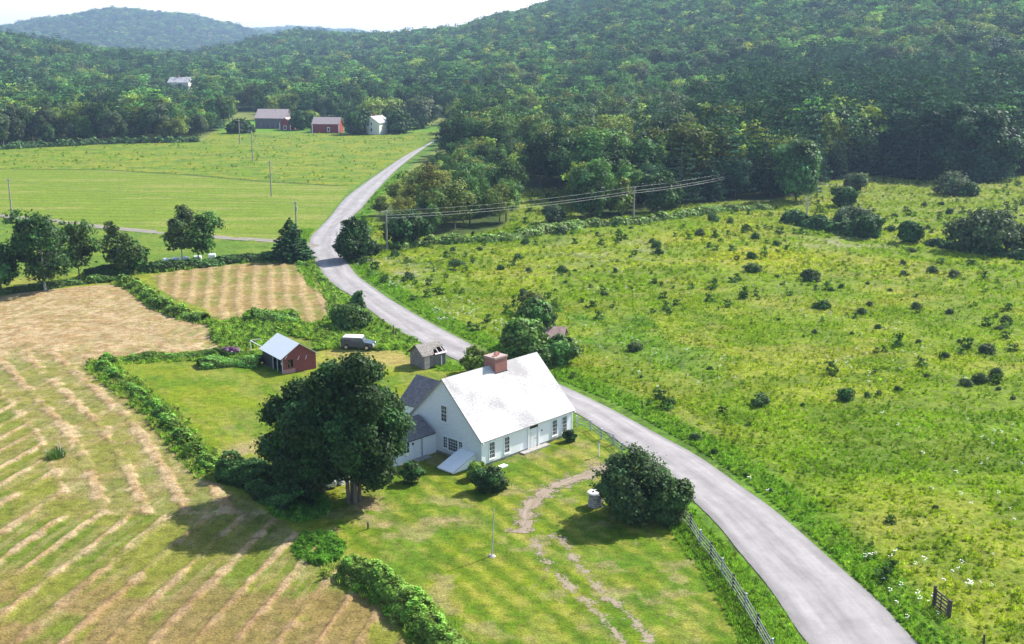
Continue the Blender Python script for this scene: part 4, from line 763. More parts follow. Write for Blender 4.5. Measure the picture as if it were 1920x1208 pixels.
WOODV = boards('barn_board_grey', (.20,.17,.19), (.12,.09,.10), .8, .5, thr=.5, patch=.6, vert=True)
REDW = boards('board_red', (.26,.062,.062), (.17,.05,.05), .6, .18, thr=.5); REDF = boards('barn_board_red', (.30,.045,.045), (.2,.035,.035), .5, .5, thr=.5, patch=.5, vert=True)
DARKW = plain('board_dark', (.045,.038,.035), .9, .4, 4, stretch=(4, 4, .5)); METAL = boards('roof_sheet', (.80,.80,.82), (.72,.72,.74), .3, .6, axis=1, rough=.35, thr=.5)
CREAM = boards('farmhouse_paint', (.74,.72,.62), (.6,.58,.5), .3, .3, thr=.6, patch=.4); RUST = plain('roof_rust', (.42,.27,.24), .8, .35, 2); GREYW = plain('rail_grey', (.44,.44,.46), .8, .25, 4); POLEW = plain('pole_wood', (.30,.27,.23), .85, .2, 3, stretch=(1, 1, .1))
X3, Y3, Z3 = (1, 0, 0), (0, 1, 0), (0, 0, 1)
def window(par, o, u, w, wd, ht, nx, ny, split=True, name='window', trim=.09, sill=True):
    """o: lower-left corner on the wall, u along the wall, w outwards"""
    m = MB(); a = (-trim, wd+trim); m.obox(o, u, w, Z3, (-trim, 0), (.002, .07), (-trim, ht+trim)); m.obox(o, u, w, Z3, (wd, wd+trim), (.002, .07), (-trim, ht+trim))
    m.obox(o, u, w, Z3, (0, wd), (.002, .07), (ht, ht+trim)); m.obox(o, u, w, Z3, (0, wd), (.002, .07), (-trim, 0))
    b = .028
    for i in range(1, nx): m.obox(o, u, w, Z3, (wd*i/nx-b/2, wd*i/nx+b/2), (.022, .045), (0, ht))
    for j in range(1, ny):
        t = b*2.2 if (split and j*2 == ny) else b; m.obox(o, u, w, Z3, (0, wd), (.024, .055 if t > b else .047), (ht*j/ny-t/2, ht*j/ny+t/2))
    f = m.build(name, TRIM, par); MB().obox(o, u, w, Z3, (0, wd), (.003, .018), (0, ht)).build('pane', GLASS, f)
    if sill: MB().obox(o, u, w, Z3, (-trim-.05, wd+trim+.05), (.003, .12), (-trim-.06, -trim-.003)).build('sill', TRIM, f)
    return f
def gable_walls(m, x0, x1, y0, y1, ze, zr, yr, axis='x', z0=0):
    """closed shell: ridge along x at y=yr"""
    for x, s in ((x0, -1), (x1, 1)):
        P = [(x, y0, z0), (x, y1, z0), (x, y1, ze), (x, yr, zr), (x, y0, ze)]; P = P[::-1] if s < 0 else P; i = len(m.v); m.v += P; m.f.append(tuple(range(i, i+5))); m.uv.append([(p[1], p[2]) for p in P])
    m.quad((x0, y0, z0), (x1, y0, z0), (x1, y0, ze), (x0, y0, ze)); m.quad((x1, y1, z0), (x0, y1, z0), (x0, y1, ze), (x1, y1, ze)); return m
def gable_roof(m, x0, x1, y0, y1, ze, zr, yr, ov=.3, og=.3, th=.14):
    s1 = (zr-ze)/(yr-y0); s2 = (zr-ze)/(y1-yr); t = .03
    m.slab((x0-og, y0-ov, ze-s1*ov+t), (x1+og, y0-ov, ze-s1*ov+t), (x1+og, yr, zr+t), (x0-og, yr, zr+t), -th) if 0 else None
    m.slab((x0-og, y0-ov, ze-s1*ov+th), (x1+og, y0-ov, ze-s1*ov+th), (x1+og, yr, zr+th), (x0-og, yr, zr+th), th)
    m.slab((x1+og, y1+ov, ze-s2*ov+th), (x0-og, y1+ov, ze-s2*ov+th), (x0-og, yr+.004, zr+th-.003), (x1+og, yr+.004, zr+th-.003), th); return m
# ---- the white farmhouse in front
A0 = G(903, 877); HR = math.radians(46.8); hs = empty('white_farmhouse', tuple(A0), HR); tag(hs, 'white clapboard house with big pale roof and brick chimney beside the road', 'house')
L_, W_, E_, R_ = 13.9, 10.8, 2.82, 8.0
m = MB(); m.quad((0, 0, .25), (L_, 0, .25), (L_, 0, E_), (0, 0, E_)); m.quad((L_, W_, .25), (0, W_, .25), (0, W_, E_), (L_, W_, E_)); m.build('front_wall', WPAINT, hs)
for x, s, nm in ((0, -1, 'gable_wall'), (L_, 1, 'gable_wall')):
    m = MB(); P = [(x, 0, .25), (x, W_, .25), (x, W_, E_), (x, 5.4, R_), (x, 0, E_)]; P = P[::-1] if s < 0 else P; m.v += P; m.f.append(tuple(range(5))); m.uv.append([(p[1], p[2]) for p in P]); m.build(nm, WOLD, hs)
MB().box(.04, L_-.04, .04, W_-.04, -.4, .25).build('foundation', STONE, hs)
m = MB(); gable_roof(m, 0, L_, 0, W_, E_, R_, 5.4, .28, .25, .13); m.build('roof', ROOFW, hs)
m = MB()                                             # rake boards, corner boards and eave trim
sl_ = (R_-E_)/5.4
for x in (-.05, L_+.01):
    m.obox((x, -.28, E_-sl_*.28-.16), X3, (0, 1/math.hypot(1, sl_), sl_/math.hypot(1, sl_)), (0, -sl_/math.hypot(1, sl_), 1/math.hypot(1, sl_)), (0, .04), (0, 5.68*math.hypot(1, sl_)), (0, .17))
    m.obox((x, W_+.28, E_-sl_*.28-.16), X3, (0, -1/math.hypot(1, sl_), sl_/math.hypot(1, sl_)), (0, sl_/math.hypot(1, sl_), 1/math.hypot(1, sl_)), (0, .04), (0, 5.64*math.hypot(1, sl_)), (0, .17))
m.box(0, L_, -.06, -.003, E_-.3, E_-.1); m.build('eave_trim', TRIM, hs)
for x in (-.03, L_-.12):
    MB().box(x, x+.15, -.03, -.002, .25, E_-.31).build('corner_board', TRIM, hs)
for t0, wd in ((1.12, .7), (3.30, .66), (10.62, .68), (12.2, .7)): window(hs, (t0, 0, .66), X3, (0, -1, 0), wd, 1.6, 3, 4)
m = MB(); m.box(6.72, 6.95, -.10, -.003, .1, 2.62); m.box(8.30, 8.53, -.10, -.003, .1, 2.62); m.box(6.66, 8.60, -.13, -.003, 2.62, 2.76); ds = m.build('door_surround', TRIM, hs)
d = MB().box(7.16, 8.08, -.05, -.003, .12, 2.14).build('door', TRIM, hs); m = MB()
for a in (7.26, 7.68):
    for z in (.3, 1.15): m.box(a, a+.32, -.065, -.051, z, z+.7)
m.build('door_panel', TRIM, d); MB().tube([(7.98, -.05, 1.1), (7.98, -.11, 1.1)], .035, 8).build('door_handle', DARKW, d)
MB().box(6.96, 8.28, -.04, -.003, 2.24, 2.5).build('transom_window', GLASS, hs); MB().box(5.5, 9.5, -.75, -.05, -.05, .16).build('stone_step', STONE, hs)
MB().box(8.85, 9.0, -.07, -.003, 1.62, 1.74).build('porch_lamp', DARKW, hs)
# gable: upper window, triple window, bulkhead
G_ = (0, -1, 0); O_ = (-1, 0, 0)
window(hs, (0, 5.68, 3.62), G_, O_, .76, 1.62, 3, 4)
window(hs, (0, 5.42, .86), G_, O_, .52, 1.12, 2, 4); window(hs, (0, 4.70, .74), G_, O_, 1.34, 1.26, 5, 4, False); window(hs, (0, 3.16, .86), G_, O_, .5, 1.12, 2, 4)
m = MB(); y0, y1 = .72, 2.95; a, b, c_, d_ = (-.05, y0, 1.3), (-3.3, y0, .14), (-3.3, y1, .14), (-.05, y1, 1.3)
for y, fl in ((y0+.06, 0), (y1-.06, 1)):
    P = [(-.02, y, -.05), (-3.2, y, -.05), (-3.2, y, .1), (-.02, y, 1.2)]; P = P[::-1] if fl else P; m.quad(*P)
m.quad((-3.2, y1-.06, -.05), (-3.2, y0+.06, -.05), (-3.2, y0+.06, .12), (-3.2, y1-.06, .12)); bk = m.build('bulkhead', WPAINT, hs)
mid = (y0+y1)/2; MB().slab(a, (a[0], mid-.01, a[2]), (b[0], mid-.01, b[2]), b, -.05).build('bulkhead_door', TRIM, bk); MB().slab((a[0], mid+.01, a[2]), d_, c_, (b[0], mid+.01, b[2]), -.05).build('bulkhead_door', TRIM, bk)
# chimney
cx0, cx1, cy0, cy1 = 6.75, 8.55, 4.6, 6.2; ch = MB().box(cx0, cx1, cy0, cy1, 6.6, 8.85).build('chimney', BRICK, hs); MB().box(cx0-.07, cx1+.07, cy0-.07, cy1+.07, 8.85, 9.05).build('chimney_cap', plain('cap_concrete', (.34,.24,.21), .8, .2, 5), ch)
for k, (x, y) in enumerate(((7.15, 5.1), (7.7, 5.35), (8.15, 5.7))): MB().box(x-.2, x+.2, y-.2, y+.2, 9.05, 9.12+.05*k).build('flue', BRICK, ch)
MB().box(cx0-.04, cx1+.04, cy0-.05, cy0-.005, 7.0, 7.42).build('flashing', DARKW, ch)
# side ell with the dark roof, and the long wing behind the maples
el = gable_walls(MB(), -4.6, -.01, 6.55, 11.2, 2.22, 3.5, 8.9).build('side_ell', WPAINT, hs); m = MB(); gable_roof(m, -4.6, -.32, 6.55, 11.2, 2.22, 3.5, 8.9, .25, .06, .12); m.build('ell_roof', ROOFG, el)
window(el, (-2.93, 6.55, .95), X3, (0, -1, 0), .64, 1.08, 3, 3, False, 'door_window', .05, False); d = MB().box(-3.12, -2.12, 6.51, 6.545, .1, 2.1).build('side_door', TRIM, el); d.location.y = -.0
window(el, (-4.45, 6.55, 1.0), X3, (0, -1, 0), .7, 1.0, 2, 2); MB().box(-2.06, -1.98, 6.42, 6.54, 0, 2.15).build('downpipe', GREYW, el); MB().box(-3.32, -3.2, 6.4, 6.54, 1.65, 1.85).build('wall_lantern', DARKW, el)
MB().box(-3.4, -1.4, 5.7, 6.5, -.05, .12).build('door_step', STONE, el)
wg = gable_walls(MB(), -12.5, -4.7, 6.35, 11.4, 2.3, 3.75, 8.9).build('wing', WPAINT, hs); m = MB(); gable_roof(m, -12.5, -4.7, 6.35, 11.4, 2.3, 3.75, 8.9, .3, .1, .12); m.build('wing_roof', ROOFW, wg); window(wg, (-7.4, 6.35, .9), X3, (0, -1, 0), .7, 1.2, 2, 4); window(wg, (-10.4, 6.35, .9), X3, (0, -1, 0), .7, 1.2, 2, 4)
# rear ell: ridge runs away from the road
m = MB(); P0, P1, z1, z2, xr = 2.5, 7.7, 3.1, 5.45, 5.1
i = len(m.v); P = [(P1, 14.9, 0), (P0, 14.9, 0), (P0, 14.9, z1), (xr, 14.9, z2), (P1, 14.9, z1)]; m.v += P; m.f.append((0, 1, 2, 3, 4)); m.uv.append([(p[0], p[2]) for p in P])
m.quad((P0, 14.9, 0), (P0, W_+.02, 0), (P0, W_+.02, z1), (P0, 14.9, z1)); m.quad((P1, W_+.02, 0), (P1, 14.9, 0), (P1, 14.9, z1), (P1, W_+.02, z1)); re_ = m.build('rear_ell', WPAINT, hs)
s_ = (z2-z1)/(xr-P0); m = MB(); m.slab((P0-.25, 15.1, z1-.25*s_+.12), (P0-.25, 9, z1-.25*s_+.12), (xr, 8.2, z2+.12), (xr, 15.1, z2+.12), .1); m.slab((P1+.25, 9, z1-.25*s_+.12), (P1+.25, 15.1, z1-.25*s_+.12), (xr+.004, 15.1, z2+.117), (xr+.004, 8.2, z2+.117), .1); m.build('rear_roof', ROOFG, re_)
def hl(x, y, z=0): c, s = math.cos(HR), math.sin(HR); return (A0[0]+x*c-y*s, A0[1]+x*s+y*c, z)
t_ = MB().tube([(-.5, 0, .45), (-.44, 0, .45), (.44, 0, .45), (.5, 0, .45)], [.2, .38, .38, .2], 14); m_ = empty('gas_tank', hl(-13.6, 6.6), .4); tag(m_, 'rounded white gas tank at the end of the house wing under the maples', 'tank'); t_.build('vessel', TRIM, m_); MB().box(-.35, -.25, -.25, .25, 0, .15).build('foot', STONE, m_); MB().box(.25, .35, -.25, .25, 0, .15).build('foot', STONE, m_)
tag(MB().box(-.45, .45, -.3, .3, 0, .12).build('stone_slab', TRIM), 'white slab on the lawn by the near corner of the white house', 'slab'); o = bpy.data.objects['stone_slab']; o.location = G(943, 875); o.rotation_euler = (0, 0, HR)
# ---- red open shed
sh_ = empty('red_shed', tuple(G(530, 702)), math.radians(35)); tag(sh_, 'small red board shed with pale metal roof and open dark side', 'shed')
w, l, e_, r_ = 4.7, 6.3, 2.15, 3.7
def gable_y(m, x0, x1, y, ze, zr, th=.1, z0=0):
    xm = (x0+x1)/2
    for yy, fl in ((y, 0), (y+th, 1)):
        P = [(x0, yy, z0), (x1, yy, z0), (x1, yy, ze), (xm, yy, zr), (x0, yy, ze)]; P = P[::-1] if fl else P; i = len(m.v); m.v += P; m.f.append(tuple(range(i, i+5))); m.uv.append([(p[0], p[2]) for p in P])
    return m
gable_y(MB(), .12, w, 0, e_, r_).build('gable_wall', REDW, sh_); gable_y(MB(), 0, w, l-.1, e_, r_).build('gable_wall', DARKW, sh_)
MB().box(w-.1, w, .1, l-.1, 0, e_).build('side_wall', REDW, sh_); MB().box(0, .1, 3.1, l-.1, 0, e_).build('side_wall', DARKW, sh_); MB().box(2.6, 2.7, .12, l-.12, 0, 2.4).build('inner_wall', DARKW, sh_)
for y in (.02, 1.6, 3.0): MB().box(0, .11, y, y+.1, 0, e_).build('post', GREYW, sh_)
m = MB(); s_ = (r_-e_)/(w/2); xm = w/2
m.slab((-.35, l+.3, e_-.35*s_+.1), (-.35, -.3, e_-.35*s_+.1), (xm, -.3, r_+.1), (xm, l+.3, r_+.1), .06); m.slab((w+.35, -.3, e_-.35*s_+.1), (w+.35, l+.3, e_-.35*s_+.1), (xm+.004, l+.3, r_+.098), (xm+.004, -.3, r_+.098), .06); m.build('roof', METAL, sh_)
BR = plain('wood_brown', (.20,.09,.035), .8, .3, 3); m = MB(); m.box(.75, 1.5, -.03, -.002, .75, 1.75); wq = m.build('window_hole_shade', plain('hollow_shade_paint', (.008,.007,.007), .95, .1), sh_)  # black slab on the solid wall, painted as the shade inside the hole
m = MB()
for x in (.66, 1.02, 1.5): m.box(x, x+.08, -.07, -.004, .7, 1.8)
m.obox((1.1, -.05, .75), (.9, 0, .42), (0, 1, 0), (-.42, 0, .9), (0, .1), (-.02, .01), (0, .95)); m.build('loose_board', BR, wq)
for x, z, a in ((2.1, 1.6, -.5), (3.2, 1.5, -.3), (.35, 1.95, -.7)): MB().obox((x, -.04, z), (math.cos(a), 0, math.sin(a)), (0, 1, 0), (-math.sin(a), 0, math.cos(a)), (0, .05), (-.03, 0), (0, .55)).build('batten', TRIM, sh_)
MB().box(.13, 1.75, -.05, -.004, 0, .55).build('sill_board', plain('board_faded_red', (.42,.2,.19), .8, .2, 3), sh_)
b = MB().tube([(0, 0, 0), (0, 0, .34)], [.13, .17], 10).build('bucket', TRIM); b.location = tuple(Vector(G(530, 702))+Vector((math.cos(math.radians(35))*.7-math.sin(math.radians(35))*1.7, math.sin(math.radians(35))*.7+math.cos(math.radians(35))*1.7, .75))); tag(b, 'white bucket inside the open side of the red shed', 'bucket'); 
st_ = MB().box(-.25, .25, -.25, .25, 0, .74).build('wooden_box', DARKW); st_.location = (b.location.x, b.location.y, 0); tag(st_, 'dark wooden box holding up the white bucket in the red shed', 'box')
e = empty('pole_frame', tuple(G(471, 664)), 0); tag(e, 'pale pole frame standing in the flower bed left of the red shed', 'frame'); v1 = G(492, 648, 2.0)-G(471, 650, 2.0); v2 = G(497, 667, 1.2)-G(471, 651, 1.9)
MB().tube([(0, 0, 0), (0, 0, 1.95)], .05, 6).build('post', TRIM, e); MB().tube([(0, 0, 1.93), (v1[0], v1[1], 1.97)], .05, 6).build('rail', GREYW, e); MB().tube([(0, 0, 1.9), (v2[0]*.9, v2[1]*.9, 1.35)], .055, 6).build('rail', TRIM, e)
# ---- tumbledown shed by the road
ru = empty('tumbledown_shed', tuple(G(795, 693)), math.radians(40)); tag(ru, 'tumbledown grey shed with a hole in its mossy roof beside the road', 'shed'); w, l, e_, r_ = 3.5, 3.1, 1.85, 2.95
OLD = shingles('shingle_mossy', (.20,.18,.15), (.36,.33,.31), (.05,.045,.04), .16, .2); yr = l/2
m = MB()
for x, s in ((0, -1), (w, 1)):
    for xx, fl in ((x, s < 0), (x-s*.08, s > 0)):
        P = [(xx, 0, 0), (xx, l, 0), (xx, l, e_), (xx, yr, r_), (xx, 0, e_)]; P = P[::-1] if fl else P; i = len(m.v); m.v += P; m.f.append(tuple(range(i, i+5))); m.uv.append([(p[1], p[2]) for p in P])
m.build('gable_wall', WOODG, ru); MB().box(.09, w-.09, l-.08, l, 0, e_).build('back_wall', WOODG, ru)
MB().box(.95, w-.09, .02, .09, .12, e_-.15).build('door', WOODG, ru); MB().box(.1, .94, 0, .07, 0, e_-.2).build('side_panel', plain('board_pinkwhite', (.52,.42,.42), .8, .3, 3), ru)
MB().box(0, w, -.06, -.002, e_-.2, e_).build('header_board', plain('board_maroon', (.20,.05,.06), .8, .3, 3), ru); MB().box(2.75, 2.9, -.05, .0, .1, 1.45).build('post', TRIM, ru); MB().box(w-.06, w+.06, -.06, .06, 0, e_+.02).build('post', GREYW, ru); MB().box(-.06, .06, -.06, .06, 0, e_).build('post', WOODG, ru)
s_ = (r_-e_)/yr; m = MB()
def fp(x, t): y = -.25+(yr+.25)*t; return (x, y, e_+s_*y+.08)
cuts = [(-.3, .0), (.6, .0), (1.3, .02), (1.6, .12), (1.9, .42), (2.3, .38), (2.7, .55), (3.2, .48), (3.75, .58)]
for (xa, ta_), (xb, tb) in zip(cuts, cuts[1:]): m.slab(fp(xa, ta_), fp(xb, tb), fp(xb, 1), fp(xa, 1), .07)
m.slab((w+.25, l+.35, e_-.35*s_+.08), (-.3, l+.35, e_-.35*s_+.08), (-.3, yr+.004, r_+.077), (w+.25, yr+.004, r_+.077), .07); m.build('roof', OLD, ru)
m = MB(); m.slab(fp(1.7, .0), fp(3.7, .0), fp(3.7, .16), fp(1.7, .1), .04); m.slab(fp(2.3, .1), fp(2.42, .1), fp(2.42, .5), fp(2.3, .5), .05); m.slab(fp(3.1, .1), fp(3.2, .1), fp(3.2, .6), fp(3.1, .6), .05); m.build('rafter', plain('wood_bleached', (.5,.42,.41), .8, .3, 4), ru)
# ---- rusty roofed hut in the clump over the road
hu = empty('rusty_hut', tuple(G(1034, 650)), math.radians(-15)); tag(hu, 'small hut with rust-pink roof half hidden in the clump across the road', 'hut'); gable_walls(MB(), -1.8, 1.8, -1.5, 1.5, 1.8, 2.9, 0).build('wall', WOODG, hu); m = MB(); gable_roof(m, -1.8, 1.8, -1.5, 1.5, 1.8, 2.9, 0, .3, .3, .08); m.build('roof', RUST, hu)
# ---- farm in the distance
def farm(name, label, px, py, rz, L, W, ze, zr, wall, roof, wins=(), trim=True, ridge='x'):
    g = G(px, py); e = empty(name, tuple(g), math.radians(rz)); tag(e, label, 'barn' if 'barn' in name or 'shed' in name else 'house')
    if ridge == 'x':
        gable_walls(MB(), 0, L, 0, W, ze, zr, W/2, z0=-.3).build('wall', wall, e); m = MB(); gable_roof(m, 0, L, 0, W, ze, zr, W/2, .5, .4, .25); rf = m.build('roof', roof, e)
    else:
        k = empty('x', (0, 0, 0)); bpy.data.objects.remove(k); m = MB(); gable_y(m, 0, W, 0, ze, zr, .1, -.3); gable_y(m, 0, W, L-.1, ze, zr, .1, -.3); m.quad((0, L, -.3), (0, 0, -.3), (0, 0, ze), (0, L, ze)); m.quad((W, 0, -.3), (W, L, -.3), (W, L, ze), (W, 0, ze)); m.build('wall', wall, e)
        m = MB(); s = (zr-ze)/(W/2); m.slab((-.5, L+.4, ze-.5*s+.2), (-.5, -.4, ze-.5*s+.2), (W/2, -.4, zr+.2), (W/2, L+.4, zr+.2), .2); m.slab((W+.5, -.4, ze-.5*s+.2), (W+.5, L+.4, ze-.5*s+.2), (W/2+.01, L+.4, zr+.19), (W/2+.01, -.4, zr+.19), .2); rf = m.build('roof', roof, e)
    if trim:
        xs = (0, L if ridge == 'x' else W)
        for x in xs: MB().box(x-.25, x+.25, -.12, -.02, 0, ze-.1).build('corner_board', TRIM, e)
    for (x, z, w, h) in wins:
        f = MB().box(x-.3, x+w+.3, -.14, -.03, z-.3, z+h+.3).build('window', TRIM, e); MB().box(x, x+w, -.18, -.141, z, z+h).build('pane', GLASS, f)
    return e, rf
farm('grey_barn', 'big weathered grey barn with faded pink roof at the farm', 479, 241, -9, 17.0, 12, 5.6, 10.0, WOODV, ROOFF, trim=False)
e, rf = farm('red_shed', 'small red gabled shed with white trim against the grey barn', 525, 244, -17, 7, 6.4, 4.0, 6.4, REDF, ROOFF, [(2.5, .5, 1.2, 1.6)], ridge='y')
e, rf = farm('red_barn', 'long low red barn with white corner boards and arched white window', 586, 249, -10, 14.2, 7.5, 4.6, 7.6, REDF, ROOFF, [(8.3, .9, .9, 1.7)])
e, rf = farm('farmhouse_connector', 'small white outbuilding between long red shed and farmhouse', 646, 250, -10, 9, 6, 3.4, 6.0, CREAM, ROOFW, [(.9, .8, 1.2, 1.6)], trim=False)
e, rf = farm('cream_farmhouse', 'tall cream farmhouse with white roof and two chimneys at the farm', 680, 252, -22, 12, 9.6, 5.8, 8.9, CREAM, ROOFW, [(2.9, 4.2, .9, 1.5), (1.2, 1.2, .9, 1.5), (4.8, 1.6, .9, 1.5), (4.9, 4.6, .7, 1.3)], trim=False, ridge='y')
for x, y in ((3.2, 2.0), (3.2, 6.5)): MB().box(x, x+.9, y, y+.9, 8.0, 10.0).build('chimney', BRICK, rf)
e = empty('distant_house', tuple(WB), math.radians(-8)); tag(e, 'distant white house among the trees below the hills', 'house'); gable_walls(MB(), -9, 9, -6, 6, 9.5, 13.5, 0, z0=-3).build('wall', CREAM, e); m = MB(); gable_roof(m, -9, 9, -6, 6, 9.5, 13.5, 0, .6, .6, .3); m.build('roof', ROOFW, e); MB().box(-3, -1.5, -.5, .8, 12.8, 15.2).build('chimney', BRICK, e)
def chair(px, py, lab, rz):
    e = empty('garden_chair', tuple(G(px, py)), rz); tag(e, lab, 'chair', 'white chairs before the long red shed'); MB().box(-.45, .45, -.4, .4, .4, .5).build('seat', TRIM, e); MB().box(-.45, .45, .32, .42, .5, 1.25).build('backrest', TRIM, e)
    for x in (-.4, .32):
        for y in (-.36, .28): MB().box(x, x+.08, y, y+.08, 0, .4).build('leg', TRIM, e)
chair(610, 249, 'white garden chair nearer the arched window of the long red shed', .3); chair(615.5, 249, 'white garden chair nearer the corner of the long red shed', -.4)
# ---- parked off-roader
CARP = plain('car_paint_slate', (.045,.068,.09), .3, .1, 2, .3, .6); RUB = plain('rubber', (.02,.02,.02), .85, .2); CH_ = plain('steel', (.55,.56,.58), .3, .1, 4, .8)
cr = empty('parked_car', tuple(G(672, 654)), math.radians(-7)); tag(cr, 'dark slate off-roader with white roof parked beside the weeds', 'car')
def prof(m, P, y0, y1, inset=None):
    n = len(P); a = [(x, y0, z) for x, z in P]; b = [(x, y1, z) for x, z in P]
    if inset:
        a = [(x, y0+inset*(z-P[0][1]), z) for x, z in P]; b = [(x, y1-inset*(z-P[0][1]), z) for x, z in P]
    i = len(m.v); m.v += a+b; m.f.append(tuple(range(i, i+n))); m.uv.append([(0, 0)]*n); m.f.append(tuple(range(i+2*n-1, i+n-1, -1))); m.uv.append([(0, 0)]*n)
    for k in range(n): j = (k+1) % n; m.f.append((i+j, i+k, i+n+k, i+n+j)); m.uv.append([(0, 0)]*4)
    return m
body = prof(MB(), [(-2.25, .42), (-1.85, .42), (-1.78, .72), (-1.5, .86), (-1.2, .72), (-1.1, .42), (1.0, .42), (1.1, .72), (1.4, .86), (1.68, .72), (1.78, .42), (2.2, .45), (2.28, .75), (2.2, 1.02), (1.0, 1.14), (-2.2, 1.14)], -.93, .93).build('body', CARP, cr)
prof(MB(), [(-2.15, 1.14), (1.0, 1.14), (.62, 1.72), (-2.0, 1.72)], -.88, .88, .16).build('cabin', CARP, cr)
rf = prof(MB(), [(-2.08, 1.72), (.66, 1.72), (.55, 1.83), (-1.95, 1.84)], -.82, .82).build('car_roof', TRIM, cr)
for s in (-1, 1):
    for x0, x1 in ((-1.85, -.95), (-.85, -.1), (0, .66)): MB().obox((x0, s*.865, 1.2), X3, (0, s, 0), (0, -s*.16, 1), (0, x1-x0), (0, .02), (0, .44)).build('side_window', GLASS, cr)
    MB().box(.55, .7, s*.95-.09, s*.95+.09, 1.15, 1.3).build('wing_mirror', CARP, cr); MB().box(2.2, 2.3, s*.66-.14, s*.66+.14, .74, .95).build('headlight', TRIM, cr)
MB().obox((1.0, 0, 1.17), (-.55, 0, .83), (0, 1, 0), (.83, 0, .55), (0, .6), (-.74, .74), (0, .03)).build('windscreen', GLASS, cr); MB().box(2.27, 2.42, -.85, .85, .45, .66).build('bumper', CH_, cr); MB().box(-2.36, -2.22, -.85, .85, .45, .66).build('bumper', CH_, cr)
for nm, c in [('wheel', (x, y, .39)) for x in (-1.49, 1.4) for y in (-.84, .84)] + [('spare_wheel', (-2.32, .1, 1.0))]:
    ax = (0, .12, 0) if nm == 'wheel' else (.11, 0, 0); c1 = Vector(c)-Vector(ax); c2 = Vector(c)+Vector(ax); wh = MB().tube([c1, c2], .39 if nm == 'wheel' else .36, 20).build(nm, RUB, cr); MB().tube([c1-Vector(ax)*.12, c2+Vector(ax)*.12], .21, 14).build('rim', CH_, wh)
# ---- rail fences
def rail_fence(label, posts, h, rails, rmat, pmat, th=.045, sag=0):
    P = [G(*p) for p in posts]; o = P[0]; e = empty('rail_fence', tuple(o)); tag(e, label, 'fence')
    for i, p in enumerate(P):
        q = p-o; MB().box(q[0]-.07, q[0]+.07, q[1]-.07, q[1]+.07, -.1, h+.08).build('post', pmat if i % 2 else GREYW, e)
    for a, b in zip(P, P[1:]):
        a = a-o; b = b-o; d = (b-a)[:2]; L = np.linalg.norm(d); d = d/L; nn = (-d[1], d[0], 0)
        for z in rails: zz = z+rnd.uniform(-.03, .03); MB().obox((a[0]+nn[0]*-.09, a[1]+nn[1]*-.09, zz), (d[0], d[1], rnd.uniform(-.012, .012)), nn, Z3, (-.05, L+.05), (-.02, .02), (-th, th)).build('rail', rmat, e)
    return e
rail_fence('silvered rail fence along the front lawn beside the gravel road', [(1279,976),(1294.8,992.7),(1313,1022.5),(1333,1046),(1353.7,1077),(1374.4,1108),(1397.8,1145),(1420.4,1184.5),(1447,1232),(1478,1290)], 1.32, (.3, .62, .95, 1.26), plain('rail_silver', (.17,.17,.18), .7, .3, 5), DARKW)
rail_fence('old grey rail fence between the house corner and the gravel road', [(1081.5,798.7),(1107,806.7),(1127.5,823.6),(1149.8,834),(1166,850)], 1.1, (.4, .75, 1.05), plain('rail_silver', (.62,.62,.64)), GREYW, .035)
# ---- gate and posts
gl, gr_ = G(1751, 1137), G(1776, 1157); v = (gr_-gl); Lg = np.linalg.norm(v); e = empty('wooden_gate', tuple(gl), math.atan2(v[1], v[0])); tag(e, 'old dark five-bar gate standing alone in the meadow by the road', 'gate'); DW = plain('gate_wood', (.09,.065,.06), .85, .3, 5, stretch=(1, 1, .3))
MB().box(-.12, .04, -.09, .09, -.1, 1.65).build('post', DW, e); MB().box(Lg+.16, Lg+.32, -.09, .09, -.1, 1.45).build('post', DW, e); MB().box(.08, .2, -.04, .04, .12, 1.5).build('stile', DW, e); MB().box(Lg-.08, Lg+.05, -.04, .04, .12, 1.4).build('stile', DW, e); MB().box(Lg*.48, Lg*.55, -.07, -.041, .15, 1.4).build('stile', DW, e)
for z in (.2, .5, .8, 1.1, 1.36): MB().box(.201, Lg-.081, -.03, .03, z-.06, z+.06).build('rail', DW, e)
for px, py, yt, lab in [(1843,1216,1189,'dark post cut by the bottom of the view right of the gate'),(1203.5,766,751,'lone weathered fence post over the road from the rail fence'),(1111,724,717,'small fence post over the road behind the house roof edge'),(1055,703,698,'tiny fence post near the clump across the road'),(893,638,629,'fence post on the verge between tumbledown shed and clump'),(738,633,610,'taller of the posts in the weeds right of the car'),(742,634,621,'short thick post beside the taller one in the weeds'),(729,623,613,'thin post left of the pair in the weeds'),(690,992,979,'short brown stump post on the lawn by the great maple'),(1475,930,922,'low post among the white flowers across the road')]:
    g = G(px, py); h = hgt(g, yt); o = MB().tube([(0, 0, -.1), (.02, 0, h*.5), (0, 0, h)], [.09, .085, .075], 7).build('fence_post', DW); o.location = g; tag(o, lab, 'post')
g = G(922, 1043); e = empty('yard_pole', tuple(g)); tag(e, 'thin pale pole standing alone on the front lawn', 'pole'); MB().tube([(0, 0, -.2), (.12, 0, 2), (.2, 0, hgt(g, 957))], [.06, .05, .03], 7).build('shaft', GREYW, e); MB().tube([(0, 0, 0), (0, 0, .12)], [.35, .2], 9).build('footing', STONE, e); MB().box(.17, .25, -.05, .05, 4.0, 4.12).build('cap', GREYW, e)
g = G(1123, 856); e = empty('lamp_post', tuple(g)); tag(e, 'white yard lamp post by the old grey rail fence', 'lamp'); MB().tube([(0, 0, -.1), (0, 0, 1.25)], .055, 8).build('post', TRIM, e); MB().box(-.1, .1, -.1, .1, 1.25, 1.55).build('lantern', TRIM, e); MB().box(-.13, .13, -.13, .13, 1.55, 1.6).build('lantern_cap', DARKW, e)
